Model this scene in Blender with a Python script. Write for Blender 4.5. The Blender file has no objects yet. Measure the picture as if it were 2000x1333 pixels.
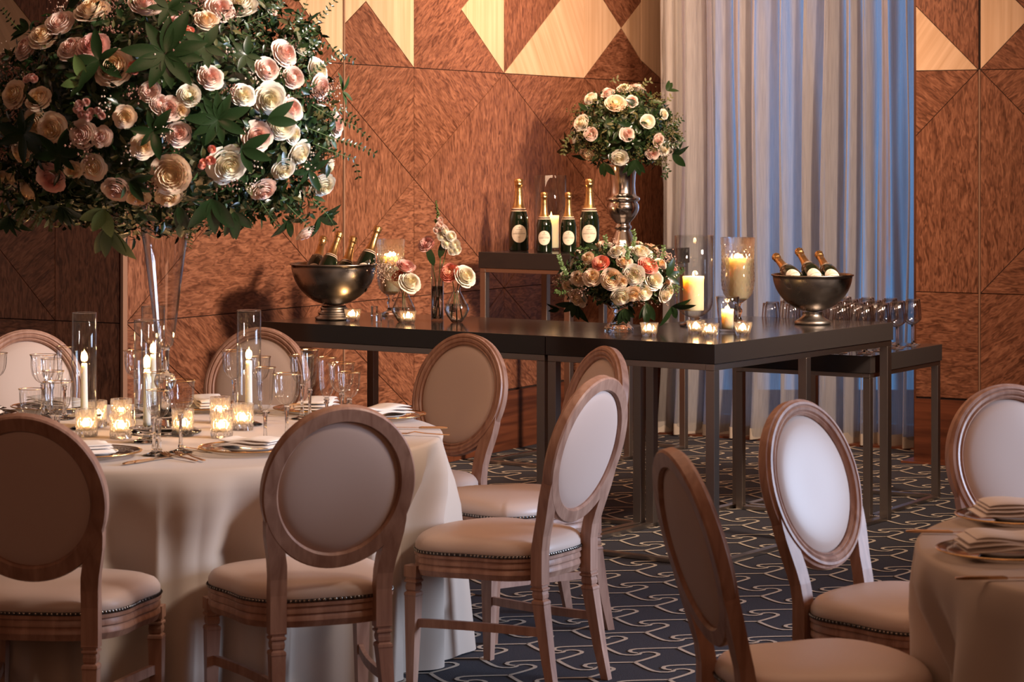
import bpy, bmesh, math, random
from mathutils import Vector, Matrix, Quaternion, Euler
random.seed(7)
PI = math.pi
sc = bpy.context.scene
COL = sc.collection
# ------------------------------------------------------------------ camera
F = 4750.0; HOR = 309.0; H = 1.62
cam_d = bpy.data.cameras.new('camera'); cam = bpy.data.objects.new('camera', cam_d); COL.objects.link(cam)
cam.location = (0, 0, H); cam.rotation_euler = (PI/2, 0, 0)
cam_d.sensor_width = 36; cam_d.lens = F*36/2000
cam_d.shift_y = -(666.5-HOR)/2000
cam_d.clip_end = 100
cam_d.dof.use_dof = True; cam_d.dof.focus_distance = 9.6; cam_d.dof.aperture_fstop = 9.0
sc.camera = cam
# ------------------------------------------------------------------ world, view, lights
w = bpy.data.worlds.new('world'); sc.world = w; w.use_nodes = True
w.node_tree.nodes['Background'].inputs[0].default_value = (0.07, 0.25, 0.55, 1)
w.node_tree.nodes['Background'].inputs[1].default_value = 0.95
vs = sc.view_settings; vs.view_transform = 'Standard'; vs.look = 'None'; vs.gamma = 1; vs.use_curve_mapping = False
vs.exposure = 0.12
cy = sc.cycles
cy.use_denoising = True; cy.max_bounces = 10; cy.transparent_max_bounces = 40; cy.transmission_bounces = 10
cy.glossy_bounces = 4; cy.diffuse_bounces = 4
cy.caustics_reflective = False; cy.caustics_refractive = False; cy.sample_clamp_indirect = 3.0

def area(name, loc, target, sx, sy, power, color, spread=PI):
    d = bpy.data.lights.new(name, 'AREA'); d.shape = 'RECTANGLE'; d.size = sx; d.size_y = sy
    d.energy = power; d.color = color; d.spread = spread
    o = bpy.data.objects.new(name, d); COL.objects.link(o); o.location = loc
    o.rotation_euler = (Vector(target)-Vector(loc)).to_track_quat('-Z', 'Y').to_euler()
    return o
area('overhead_warm_fill', (0.6, 7.2, 3.35), (0.6, 7.2, 0), 3.5, 4.0, 48, (1.0, 0.57, 0.36))  # added warm overhead fill, not a known ceiling fixture
area('warm_key_light', (3.3, 8.3, 3.2), (-0.5, 12.4, 1.5), 0.7, 0.7, 115, (1.0, 0.74, 0.56), 1.35)
area('corner_fill_light', (0.55, 12.3, 3.3), (0.75, 14.8, 1.5), 1.6, 0.6, 50, (1.0, 0.62, 0.40), 2.4)  # added lamp that brightens the deep end of the back wall
area('flower_fill_light', (2.3, 6.0, 3.2), (-1.1, 7.6, 1.7), 0.5, 0.5, 24, (1.0, 0.84, 0.72), 0.9)  # added fill from the right to brighten the big arrangement
area('right_wall_wash', (3.0, 10.5, 3.3), (2.8, 12.8, 1.2), 1.2, 0.6, 2, (1.0, 0.55, 0.3), 2.4)
area('side_window_daylight', (5.55, 7.15, 1.7), (0.25, 7.7, 0.75), 2.4, 1.8, 42, (0.60, 0.74, 1.0), 0.95)
area('rear_fill_light', (-1.5, -1.6, 2.6), (0, 8, 0.8), 3.0, 2.0, 44, (1.0, 0.50, 0.31))
area('window_daylight', (1.84, 14.17, 1.7), (1.84-0.494, 14.17-0.869, 1.7), 1.5, 3.2, 4, (0.22, 0.5, 1.0), 0.5)

# ------------------------------------------------------------------ helpers
def P(px, py, Z):                    # point of height Z seen at this pixel
    Y = F*(H-Z)/(py-HOR); return Vector(((px-1000)*Y/F, Y, Z))
def px3(x,y,Y): return Vector(((x-1000)*Y/F, Y, H-(y-HOR)*Y/F))
def ray(px, py): return Vector(((px-1000)/F, 1.0, (HOR-py)/F))
def empty(name, label, cat, loc=(0,0,0), rz=0, group=None):
    o = bpy.data.objects.new(name, None); COL.objects.link(o); o.location = loc; o.rotation_euler = (0,0,rz)
    o.empty_display_size = 0.05
    o['label'] = label; o['category'] = cat
    if group: o['group'] = group
    return o
def link(name, me, parent=None, loc=None, rot=None, scale=None):
    o = bpy.data.objects.new(name, me); COL.objects.link(o)
    if parent: o.parent = parent
    if loc is not None: o.location = loc
    if rot is not None:
        if isinstance(rot, Quaternion): o.rotation_mode = 'QUATERNION'; o.rotation_quaternion = rot
        else: o.rotation_euler = rot
    if scale is not None: o.scale = (scale,)*3 if not hasattr(scale, '__len__') else scale
    return o
def copy_tree(o, parent=None):
    c = o.copy(); COL.objects.link(c)
    if parent: c.parent = parent
    for ch in list(o.children): copy_tree(ch, c)
    return c
class MB:
    def __init__(s): s.v = []; s.f = []; s.m = []; s.cur = 0
    def add(s, vs, fs, M=None):
        b = len(s.v)
        s.v += [tuple(M @ Vector(v)) for v in vs] if M is not None else [tuple(v) for v in vs]
        for f in fs: s.f.append([i+b for i in f]); s.m.append(s.cur)
        return s
    def box(s, c, d, M=None):
        x,y,z = [q/2 for q in d]
        vs = [(c[0]+i*x, c[1]+j*y, c[2]+k*z) for i in (-1,1) for j in (-1,1) for k in (-1,1)]
        return s.add(vs, [(0,1,3,2),(4,6,7,5),(0,4,5,1),(2,3,7,6),(0,2,6,4),(1,5,7,3)], M)
    def lathe(s, prof, n=32, M=None, ru=None):
        vs = []; fs = []; m = len(prof)
        for i in range(n):
            a = 2*PI*i/n
            for j,(r,z) in enumerate(prof):
                rr = r*(ru(a, z, j) if ru else 1)
                vs.append((rr*math.cos(a), rr*math.sin(a), z))
        for i in range(n):
            k = (i+1)%n
            for j in range(m-1):
                fs.append((i*m+j, k*m+j, k*m+j+1, i*m+j+1))
        if prof[0][0] > 1e-6 and prof[0] != prof[-1]: pass
        return s.add(vs, fs, M)
    def tube(s, pts, rad, n=8, M=None, caps=True, flat=None):
        pts = [Vector(p) for p in pts]; vs = []; fs = []
        if not hasattr(rad, '__len__'): rad = [rad]*len(pts)
        up = None
        for i,p in enumerate(pts):
            t = (pts[min(i+1,len(pts)-1)]-pts[max(i-1,0)]).normalized()
            if up is None: up = t.orthogonal().normalized()
            up = (up - t*up.dot(t)).normalized(); sd = t.cross(up)
            for k in range(n):
                a = 2*PI*k/n
                vs.append(p + (up*math.cos(a)+sd*math.sin(a))*rad[i])
        for i in range(len(pts)-1):
            for k in range(n):
                fs.append((i*n+k, i*n+(k+1)%n, (i+1)*n+(k+1)%n, (i+1)*n+k))
        if caps: fs.append(tuple(range(n-1,-1,-1))); fs.append(tuple((len(pts)-1)*n+k for k in range(n)))
        return s.add(vs, fs, M)
    def loft(s, secs, M=None, closed=False, caps=True):
        n = len(secs[0]); vs = [v for sec in secs for v in sec]; fs = []
        L = len(secs)
        for i in range(L if closed else L-1):
            k = (i+1)%L
            for j in range(n): fs.append((i*n+j, i*n+(j+1)%n, k*n+(j+1)%n, k*n+j))
        if caps and not closed: fs.append(tuple(range(n-1,-1,-1))); fs.append(tuple((L-1)*n+j for j in range(n)))
        return s.add(vs, fs, M)
    def mesh(s, name, mats, smooth=True, angle=None):
        me = bpy.data.meshes.new(name); me.from_pydata(s.v, [], s.f)
        for m in (mats if isinstance(mats, (list,tuple)) else [mats]): me.materials.append(m)
        if len(me.materials) > 1: me.polygons.foreach_set('material_index', s.m)
        bm = bmesh.new(); bm.from_mesh(me); bmesh.ops.recalc_face_normals(bm, faces=bm.faces) if angle != 'raw' else None
        bm.to_mesh(me); bm.free()
        me.polygons.foreach_set('use_smooth', [smooth]*len(me.polygons))
        if smooth and isinstance(angle, (int,float)):
            try: me.set_sharp_from_angle(angle=math.radians(angle))
            except Exception: pass
        me.update()
        return me
    def obj(s, name, mats, parent=None, loc=None, rot=None, scale=None, smooth=True, angle=None):
        return link(name, s.mesh(name, mats, smooth, angle), parent, loc, rot, scale)
def bevel(o, w=0.003, seg=2):
    m = o.modifiers.new('bevel', 'BEVEL'); m.width = w; m.segments = seg; m.limit_method = 'ANGLE'; m.harden_normals = False
def tag(o, label=None, cat=None, group=None, kind=None):
    if label: o['label'] = label
    if cat: o['category'] = cat
    if group: o['group'] = group
    if kind: o['kind'] = kind
    return o

# ------------------------------------------------------------------ materials
def nm(name):
    m = bpy.data.materials.new(name); m.use_nodes = True
    nt = m.node_tree; b = nt.nodes['Principled BSDF']
    return m, nt, b
def pr(name, col, rough=0.5, metal=0, **k):
    m, nt, b = nm(name)
    b.inputs['Base Color'].default_value = (*col, 1); b.inputs['Roughness'].default_value = rough; b.inputs['Metallic'].default_value = metal
    for kk, v in k.items(): b.inputs[kk.replace('_', ' ')].default_value = v
    return m
def noise_bump(m, scale=200, strength=0.2, dist=0.002, stretch=(1,1,1), coord='Object'):
    nt = m.node_tree; b = nt.nodes['Principled BSDF']
    tc = nt.nodes.new('ShaderNodeTexCoord'); mp = nt.nodes.new('ShaderNodeMapping'); mp.inputs['Scale'].default_value = stretch
    n = nt.nodes.new('ShaderNodeTexNoise'); n.inputs['Scale'].default_value = scale; n.inputs['Detail'].default_value = 4
    bp = nt.nodes.new('ShaderNodeBump'); bp.inputs['Strength'].default_value = strength; bp.inputs['Distance'].default_value = dist
    nt.links.new(tc.outputs[coord], mp.inputs[0]); nt.links.new(mp.outputs[0], n.inputs[0]); nt.links.new(n.outputs[0], bp.inputs['Height']); nt.links.new(bp.outputs[0], b.inputs['Normal'])
    return n
def wood(name, c1, c2, scale=(1,1,1), nscale=8, rot=(0,0,0), rough=0.4, detail=6, dist=1.0, lo=0.35, hi=0.65, bump=0.1, c3=None, spec=0.5):
    m, nt, b = nm(name); L = nt.links
    tc = nt.nodes.new('ShaderNodeTexCoord'); m0 = nt.nodes.new('ShaderNodeMapping'); m0.inputs['Rotation'].default_value = rot
    mp = nt.nodes.new('ShaderNodeMapping'); mp.inputs['Scale'].default_value = scale
    n = nt.nodes.new('ShaderNodeTexNoise'); n.inputs['Scale'].default_value = nscale; n.inputs['Detail'].default_value = detail; n.inputs['Distortion'].default_value = dist
    r = nt.nodes.new('ShaderNodeValToRGB'); r.color_ramp.elements[0].position = lo; r.color_ramp.elements[1].position = hi
    r.color_ramp.elements[0].color = (*c1, 1); r.color_ramp.elements[1].color = (*c2, 1)
    if c3: e = r.color_ramp.elements.new((lo+hi)/2); e.color = (*c3, 1)
    L.new(tc.outputs['Object'], m0.inputs[0]); L.new(m0.outputs[0], mp.inputs[0]); L.new(mp.outputs[0], n.inputs[0]); L.new(n.outputs[0], r.inputs[0])
    # slow variation
    n2 = nt.nodes.new('ShaderNodeTexNoise'); n2.inputs['Scale'].default_value = 1.7; n2.inputs['Detail'].default_value = 3
    L.new(m0.outputs[0], n2.inputs[0])
    mx = nt.nodes.new('ShaderNodeMix'); mx.data_type = 'RGBA'; mx.blend_type = 'MULTIPLY'; mx.inputs[0].default_value = 0.5
    mr = nt.nodes.new('ShaderNodeMapRange'); mr.inputs[3].default_value = 0.55; mr.inputs[4].default_value = 1.3
    L.new(n2.outputs[0], mr.inputs[0]); L.new(r.outputs[0], mx.inputs[6]); L.new(mr.outputs[0], mx.inputs[7]); L.new(mx.outputs[2], b.inputs['Base Color'])
    b.inputs['Roughness'].default_value = rough
    b.inputs['Specular IOR Level'].default_value = spec
    if bump:
        bp = nt.nodes.new('ShaderNodeBump'); bp.inputs['Strength'].default_value = bump; bp.inputs['Distance'].default_value = 0.002
        L.new(n.outputs[0], bp.inputs['Height']); L.new(bp.outputs[0], b.inputs['Normal'])
    return m
def thin_glass(name, tint=(0.97,0.98,0.98), rough=0.0, refl=1.0, edge=0.5):
    m = bpy.data.materials.new(name); m.use_nodes = True; nt = m.node_tree; nt.nodes.clear(); L = nt.links
    out = nt.nodes.new('ShaderNodeOutputMaterial'); mix = nt.nodes.new('ShaderNodeMixShader')
    tr = nt.nodes.new('ShaderNodeBsdfTransparent'); tr.inputs[0].default_value = (*tint, 1)
    gl = nt.nodes.new('ShaderNodeBsdfGlossy'); gl.inputs['Roughness'].default_value = rough
    lw = nt.nodes.new('ShaderNodeLayerWeight'); lw.inputs[0].default_value = 0.5
    mr = nt.nodes.new('ShaderNodeMath'); mr.operation = 'POWER'; mr.inputs[1].default_value = 3.2
    ma = nt.nodes.new('ShaderNodeMath'); ma.operation = 'MULTIPLY_ADD'; ma.inputs[1].default_value = 0.75*refl; ma.inputs[2].default_value = 0.028*refl
    ec = nt.nodes.new('ShaderNodeMix'); ec.data_type = 'RGBA'; pw = nt.nodes.new('ShaderNodeMath'); pw.operation = 'POWER'; pw.inputs[1].default_value = 5.0
    L.new(lw.outputs['Facing'], pw.inputs[0]); L.new(pw.outputs[0], ec.inputs[0]); ec.inputs[6].default_value = (*tint,1); ec.inputs[7].default_value = (tint[0]*edge,tint[1]*edge,tint[2]*edge,1); L.new(ec.outputs[2], tr.inputs[0])
    L.new(lw.outputs['Facing'], mr.inputs[0]); L.new(mr.outputs[0], ma.inputs[0]); L.new(ma.outputs[0], mix.inputs[0])
    L.new(tr.outputs[0], mix.inputs[1]); L.new(gl.outputs[0], mix.inputs[2]); L.new(mix.outputs[0], out.inputs[0])
    return m
def emis(name, col, st):
    m = bpy.data.materials.new(name); m.use_nodes = True; nt = m.node_tree; nt.nodes.clear()
    out = nt.nodes.new('ShaderNodeOutputMaterial'); e = nt.nodes.new('ShaderNodeEmission'); e.inputs[0].default_value = (*col, 1); e.inputs[1].default_value = st
    nt.links.new(e.outputs[0], out.inputs[0]); return m

DK1, DK2, DK3 = (0.095,0.032,0.015), (0.36,0.155,0.085), (0.225,0.088,0.046)
burl = [wood('burl_veneer', DK1, DK2, (60,60,15), 1.0, (0, math.radians(a), 0), 0.36, 8, 1.3, 0.33, 0.70, 0.04, DK3) for a in (0, 55, -55, 90)]
maple = [wood('maple_veneer', (0.60,0.38,0.22), (0.78,0.54,0.35), (30,30,1.2), 1.0, (0, math.radians(a), 0), 0.36, 5, 0.4, 0.3, 0.7, 0.02) for a in (0, 35, -35)]
walnut = wood('walnut_skirting', (0.055,0.016,0.008), (0.20,0.062,0.028), (1.2,20,20), 1.0, (0,0,0), 0.33, 6, 1.2, 0.3, 0.7, 0.05)
M_back = pr('dark_joint', (0.02,0.008,0.005), 0.8)
M_trim = pr('bronze_trim', (0.30,0.17,0.11), 0.4)
M_dtrim = wood('dark_wood_trim', (0.07,0.022,0.010), (0.13,0.045,0.022), (20,20,1.5), 1.0, rough=0.4)
M_plaster = pr('plaster', (0.55,0.42,0.32), 0.8)
def carpet_mat():
    m = pr('navy_carpet', (0.022,0.024,0.036), 0.95); nt = m.node_tree; b = nt.nodes['Principled BSDF']
    tc = nt.nodes.new('ShaderNodeTexCoord'); n = nt.nodes.new('ShaderNodeTexNoise'); n.inputs['Scale'].default_value = 260; n.inputs['Detail'].default_value = 2
    r = nt.nodes.new('ShaderNodeValToRGB'); r.color_ramp.elements[0].color = (0.013,0.014,0.022,1); r.color_ramp.elements[1].color = (0.045,0.046,0.062,1)
    r.color_ramp.elements[0].position = .3; r.color_ramp.elements[1].position = .7
    nt.links.new(tc.outputs['Object'], n.inputs[0]); nt.links.new(n.outputs[0], r.inputs[0]); nt.links.new(r.outputs[0], b.inputs['Base Color'])
    bp = nt.nodes.new('ShaderNodeBump'); bp.inputs['Strength'].default_value = .5; bp.inputs['Distance'].default_value = .004
    nt.links.new(n.outputs[0], bp.inputs['Height']); nt.links.new(bp.outputs[0], b.inputs['Normal']); return m
M_carpet = carpet_mat()
M_pile = pr('cream_pile', (0.52,0.45,0.36), 0.95); noise_bump(M_pile, 300, 0.5, 0.003)
M_limed = wood('limed_wood', (0.30,0.150,0.100), (0.50,0.290,0.205), (40,40,5), 1.0, rough=0.42, detail=5, dist=0.6, lo=.3, hi=.7, bump=0.15)
M_leather = pr('cream_leather', (0.58,0.45,0.38), 0.42); noise_bump(M_leather, 350, 0.06, 0.001)
M_panelback = pr('cream_fabric_back', (0.58,0.42,0.35), 0.6)
M_nail = pr('nailhead', (0.35,0.31,0.27), 0.25, 1)
M_naild = pr('nail_trim_strip', (0.05,0.04,0.035), 0.5)
M_top = pr('charcoal_lacquer', (0.030,0.026,0.025), 0.13); noise_bump(M_top, 6, 0.02, 0.002)
M_steel = pr('brushed_steel', (0.42,0.37,0.33), 0.33, 1); noise_bump(M_steel, 30, 0.05, 0.001, (20,20,1))
M_silver = pr('aged_silver', (0.62,0.58,0.54), 0.16, 1); noise_bump(M_silver, 9, 0.06, 0.01)
def pewter():
    m = pr('pewter', (0.36,0.33,0.30), 0.3, 1); nt = m.node_tree; b = nt.nodes['Principled BSDF']
    n = noise_bump(m, 7, 0.05, 0.01)
    mr = nt.nodes.new('ShaderNodeMapRange'); mr.inputs[1].default_value = .3; mr.inputs[2].default_value = .7; mr.inputs[3].default_value = .14; mr.inputs[4].default_value = .5
    nt.links.new(n.outputs[0], mr.inputs[0]); nt.links.new(mr.outputs[0], b.inputs['Roughness']); return m
M_pewter = pewter()
M_glass = thin_glass('thin_clear_glass')
M_glass_b = thin_glass('goblet_glass', (0.975,0.97,0.965), 0.01, 2.0, 0.35)
M_cryst = pr('crystal', (1,1,1), 0.0, 0, Transmission_Weight=1.0, IOR=1.48)
M_water = pr('water', (0.97,0.99,1), 0.0, 0, Transmission_Weight=1.0, IOR=1.33)
M_gold = pr('gold_rim', (0.80,0.50,0.22), 0.2, 1)
M_cut = pr('gold_cutlery', (0.62,0.38,0.20), 0.25, 1)
M_foil = pr('gold_foil', (0.72,0.47,0.20), 0.32, 1); noise_bump(M_foil, 60, 0.4, 0.003)
M_bott = pr('dark_green_glass', (0.006,0.012,0.005), 0.04); M_bott.node_tree.nodes['Principled BSDF'].inputs['Coat Weight'].default_value = 0.5
M_label = pr('cream_label', (0.80,0.70,0.55), 0.6)
M_ink = pr('label_ink', (0.10,0.07,0.05), 0.6)
M_band = pr('band_dark', (0.06,0.025,0.02), 0.4)
def wax(name, col, glow):
    m = pr(name, col, 0.5); b = m.node_tree.nodes['Principled BSDF']
    b.inputs['Subsurface Weight'].default_value = 0.85; b.inputs['Subsurface Radius'].default_value = (0.05,0.038,0.022); b.inputs['Subsurface Scale'].default_value = 0.9
    return m
M_wax = wax('ivory_wax', (0.92,0.76,0.50), 0)
M_taper = wax('pale_taper_wax', (0.92,0.80,0.70), 0)
M_wick = pr('wick', (0.02,0.015,0.01), 0.9)
M_flame = emis('flame', (1.0, 0.62, 0.22), 14)
M_cloth = pr('cream_tablecloth', (0.50,0.40,0.325), 0.8); noise_bump(M_cloth, 500, 0.08, 0.0005)
M_cloth.node_tree.nodes['Principled BSDF'].inputs['Sheen Weight'].default_value = 0.2
M_napkin = pr('ivory_napkin', (0.80,0.72,0.66), 0.8)
M_china = pr('white_china', (0.82,0.80,0.78), 0.15)
def petal(name, c_in, c_out):
    m, nt, b = nm(name); L = nt.links
    tc = nt.nodes.new('ShaderNodeTexCoord'); sp = nt.nodes.new('ShaderNodeSeparateXYZ')
    ln = nt.nodes.new('ShaderNodeVectorMath'); ln.operation = 'LENGTH'; cb = nt.nodes.new('ShaderNodeCombineXYZ')
    L.new(tc.outputs['Object'], sp.inputs[0]); L.new(sp.outputs[0], cb.inputs[0]); L.new(sp.outputs[1], cb.inputs[1]); L.new(cb.outputs[0], ln.inputs[0])
    r = nt.nodes.new('ShaderNodeValToRGB'); r.color_ramp.elements[0].color = (*c_in,1); r.color_ramp.elements[1].color = (*c_out,1)
    r.color_ramp.elements[0].position = .15; r.color_ramp.elements[1].position = .7
    L.new(ln.outputs['Value'], r.inputs[0]); L.new(r.outputs[0], b.inputs['Base Color']); b.inputs['Roughness'].default_value = .6
    b.inputs['Subsurface Weight'].default_value = 0.15; b.inputs['Subsurface Scale'].default_value = 0.02
    return m
PET = {'w': petal('white_petal', (0.86,0.76,0.52), (0.84,0.79,0.70)), 'c': petal('cream_petal', (0.86,0.62,0.34), (0.84,0.68,0.54)),
       'b': petal('blush_petal', (0.76,0.46,0.38), (0.86,0.70,0.62)), 'p': petal('pink_petal', (0.70,0.32,0.28), (0.82,0.54,0.49)),
       'k': petal('coral_petal', (0.86,0.42,0.26), (0.82,0.32,0.25))}
def leafmat(name, c, rough=0.3):
    m = pr(name, c, rough); nt = m.node_tree; b = nt.nodes['Principled BSDF']
    n = nt.nodes.new('ShaderNodeTexNoise'); n.inputs['Scale'].default_value = 30
    hs = nt.nodes.new('ShaderNodeHueSaturation'); hs.inputs['Color'].default_value = (*c,1)
    mr = nt.nodes.new('ShaderNodeMapRange'); mr.inputs[3].default_value = .6; mr.inputs[4].default_value = 1.5
    nt.links.new(n.outputs[0], mr.inputs[0]); nt.links.new(mr.outputs[0], hs.inputs['Value']); nt.links.new(hs.outputs[0], b.inputs['Base Color']); return m
LF = [leafmat('dark_leaf', (0.013,0.030,0.009), .25), leafmat('mid_leaf', (0.030,0.062,0.016), .4), leafmat('light_leaf', (0.10,0.17,0.05), .45), leafmat('olive_leaf', (0.09,0.085,0.025), .6)]
M_stem = pr('green_stem', (0.07,0.13,0.03), .5)
M_bud = pr('tiny_white_blossom', (0.66,0.52,0.42), .7)
M_budp = pr('tiny_brown_blossom', (0.20,0.09,0.06), .8)
def curtain_mat():
    m = bpy.data.materials.new('sheer_linen'); m.use_nodes = True; nt = m.node_tree; nt.nodes.clear(); L = nt.links
    out = nt.nodes.new('ShaderNodeOutputMaterial'); d = nt.nodes.new('ShaderNodeBsdfDiffuse'); t = nt.nodes.new('ShaderNodeBsdfTranslucent'); tr = nt.nodes.new('ShaderNodeBsdfTransparent')
    tc = nt.nodes.new('ShaderNodeTexCoord'); mp = nt.nodes.new('ShaderNodeMapping'); mp.inputs['Scale'].default_value = (1,1,0.04)
    n = nt.nodes.new('ShaderNodeTexNoise'); n.inputs['Scale'].default_value = 160; n.inputs['Detail'].default_value = 3
    L.new(tc.outputs['Object'], mp.inputs[0]); L.new(mp.outputs[0], n.inputs[0])
    r = nt.nodes.new('ShaderNodeValToRGB'); r.color_ramp.elements[0].color = (0.42,0.38,0.36,1); r.color_ramp.elements[1].color = (0.62,0.575,0.54,1)
    r.color_ramp.elements[0].position = .3; r.color_ramp.elements[1].position = .7
    L.new(n.outputs[0], r.inputs[0]); L.new(r.outputs[0], d.inputs[0]); t.inputs[0].default_value = (0.55,0.58,0.62,1)
    m1 = nt.nodes.new('ShaderNodeMixShader'); m1.inputs[0].default_value = 0.35; L.new(d.outputs[0], m1.inputs[1]); L.new(t.outputs[0], m1.inputs[2])
    lw = nt.nodes.new('ShaderNodeLayerWeight'); lw.inputs[0].default_value = .5
    mr = nt.nodes.new('ShaderNodeMapRange'); mr.inputs[1].default_value = 0.0; mr.inputs[2].default_value = 0.40; mr.inputs[3].default_value = 0.72; mr.inputs[4].default_value = 0.0
    L.new(lw.outputs['Facing'], mr.inputs[0])
    m2 = nt.nodes.new('ShaderNodeMixShader'); L.new(mr.outputs[0], m2.inputs[0]); L.new(m1.outputs[0], m2.inputs[1]); L.new(tr.outputs[0], m2.inputs[2])
    L.new(m2.outputs[0], out.inputs[0]); return m
M_curt = curtain_mat()

def mixglass(name, wg, wl, wt, rough=0.0, ior=1.48, tcol=(1,.95,.88)):
    m = bpy.data.materials.new(name); m.use_nodes = True; nt = m.node_tree; nt.nodes.clear(); L = nt.links
    out = nt.nodes.new('ShaderNodeOutputMaterial'); g = nt.nodes.new('ShaderNodeBsdfGlass'); g.inputs['IOR'].default_value = ior; g.inputs['Roughness'].default_value = rough
    tl = nt.nodes.new('ShaderNodeBsdfTranslucent'); tl.inputs[0].default_value = (*tcol,1); tr = nt.nodes.new('ShaderNodeBsdfTransparent')
    a = nt.nodes.new('ShaderNodeMixShader'); b = nt.nodes.new('ShaderNodeMixShader')
    a.inputs[0].default_value = wl/(wg+wl) if wl else 0; L.new(g.outputs[0], a.inputs[1]); L.new(tl.outputs[0], a.inputs[2])
    b.inputs[0].default_value = wt; L.new(a.outputs[0], b.inputs[1]); L.new(tr.outputs[0], b.inputs[2]); L.new(b.outputs[0], out.inputs[0]); return m
M_vot = mixglass('votive_crystal', .50, .07, .38)
M_cutg = mixglass('cut_glass', .50, .03, .47)
M_bowlg = mixglass('fluted_glass', .28, .0, .72, 0.0, 1.45)
# ------------------------------------------------------------------ room shell
U = Vector((0.494, 0.869, 0)); V = Vector((0.869, -0.494, 0)); W0 = Vector((-1.694, 10.59, 0))
CEIL = 3.5
def wall_pts(name, p0, p1, z0=0.0, z1=CEIL, thick=0.12, mat=M_back):
    # slab whose face passes through p0-p1, thickness away to the left of p0->p1
    p0 = Vector(p0); p1 = Vector(p1); d = (p1-p0); L = d.length; ang = math.atan2(d.y, d.x)
    b = MB(); b.box((L/2, thick/2, (z0+z1)/2), (L, thick, z1-z0))
    o = b.obj(name, mat, None, (p0.x, p0.y, 0), (0,0,ang), smooth=False); o['kind'] = 'structure'
    return o
flr = MB(); flr.box((0.5, 7, -0.05), (14, 20, 0.1)); floor = flr.obj('floor', M_carpet, smooth=False); tag(floor, kind='structure')
cl = MB(); cl.box((0.5, 7, CEIL+0.05), (14, 20, 0.1)); tag(cl.obj('ceiling', M_plaster, smooth=False), kind='structure')
# wall_back: main panelled wall; local x = t along U, local -y = into the room side V
wall_back = wall_pts('wall_back', W0, W0+U*5.5)
wall_left = wall_pts('wall_left', W0-V*5.5, W0)
R0 = W0+U*4.11+V*2.117
wall_right = wall_pts('wall_right', R0, R0+V*6.5)
RE = R0+V*6.5
wall_pts('wall_reveal', R0+U*1.6, R0+U*0.0001+V*0.0, mat=M_dtrim)
# right side wall with a window opening (cool daylight enters there), rear wall and left side wall
ZS = -U
s0 = RE; s1 = RE+ZS*3.0; s2 = RE+ZS*4.4; s3 = RE+ZS*11
wall_pts('wall_side', s0, s1, mat=M_plaster); wall_pts('wall_side', s2, s3, mat=M_plaster)
wall_pts('wall_side', s1, s2, 0, 0.9, mat=M_plaster); wall_pts('wall_side', s1, s2, 2.4, CEIL, mat=M_plaster)
LE = W0-V*5.5
wall_pts('wall_near', (LE.x, -2.9, 0), LE, mat=M_plaster)
wall_pts('wall_side', s3, (s3.x, -2.9, 0), mat=M_plaster)
wall_pts('wall_front', (s3.x, -2.9, 0), (LE.x, -2.9, 0), mat=M_plaster)
# window wall behind the curtain
def window(name, A, B, z0, z1, nv):
    A = Vector(A); B = Vector(B); d = B-A; L = d.length; ang = math.atan2(d.y, d.x)
    e = bpy.data.objects.new(name, None); COL.objects.link(e); e.location = (A.x, A.y, 0); e.rotation_euler = (0,0,ang); e['kind'] = 'structure'
    f = MB()
    f.box((L/2, 0.05, z0+0.03), (L, 0.08, 0.06)); f.box((L/2, 0.05, z1-0.03), (L, 0.08, 0.06))
    for i in range(nv+1): f.box((0.03+(L-0.06)*i/nv, 0.05, (z0+z1)/2), (0.06, 0.08, z1-z0))
    f.obj('window_frame', M_dtrim, e, smooth=False)
    for i in range(nv):
        g = MB(); g.box(((L-0.06)*(i+.5)/nv+0.03, 0.05, (z0+z1)/2), ((L-0.06)/nv-0.06, 0.008, z1-z0-0.12)); g.obj('pane', M_glass, e, smooth=False)
    return e
wall_pts('wall_baffle', W0+U*5.42, W0+U*5.42+V*0.16, thick=0.05, mat=M_dtrim)  # baffle slab added to stop window light spilling past the curtain
wall_pts('wall_niche', W0+U*5.44+V*0.15, W0+U*4.93+V*0.45, thick=0.04, mat=M_dtrim)
window('window_1', W0+U*4.93+V*0.45, W0+U*4.93+V*2.117, 0.02, CEIL-0.02, 2)
window('window_2', s1, s2, 0.9, 2.4, 2)

def frame_of(o): return o
def piece(wall, poly, mat, depth=0.008, gap=0.0022, base=0.0, name='veneer_panel'):
    # poly in (t,z) wall coordinates
    cx = sum(p[0] for p in poly)/len(poly); cz = sum(p[1] for p in poly)/len(poly)
    n = len(poly); A = sum(poly[i][0]*poly[(i+1)%n][1]-poly[(i+1)%n][0]*poly[i][1] for i in range(n))
    if A < 0: poly = poly[::-1]
    ins = []
    for i in range(n):
        a = Vector(poly[i-1]); b = Vector(poly[i]); c = Vector(poly[(i+1)%n])
        e1 = (b-a).normalized(); e2 = (c-b).normalized(); n1 = Vector((-e1.y, e1.x)); n2 = Vector((-e2.y, e2.x))
        k = 1+n1.dot(n2); k = max(k, .15)
        ins.append(b+(n1+n2)*gap/k)
    vs = [(p.x-cx, -base, p.y-cz) for p in ins]+[(p.x-cx, -base-depth, p.y-cz) for p in ins]
    # small chamfer on the front
    fs = [tuple(range(n, 2*n))]+[(i, (i+1)%n, n+(i+1)%n, n+i) for i in range(n)]
    b = MB(); b.add(vs, fs)
    return b.obj(name, mat, wall, (cx, 0, cz), smooth=False)
B0,B1,B2,B3 = burl; Mp0,Mp1,Mp2 = maple
T = [0.0, 1.715, 2.382, 3.326, 4.27, 5.02, 5.36]; z0,z1,z2,z3 = 0.334, 0.90, 2.09, 3.49
bk = wall_back
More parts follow.
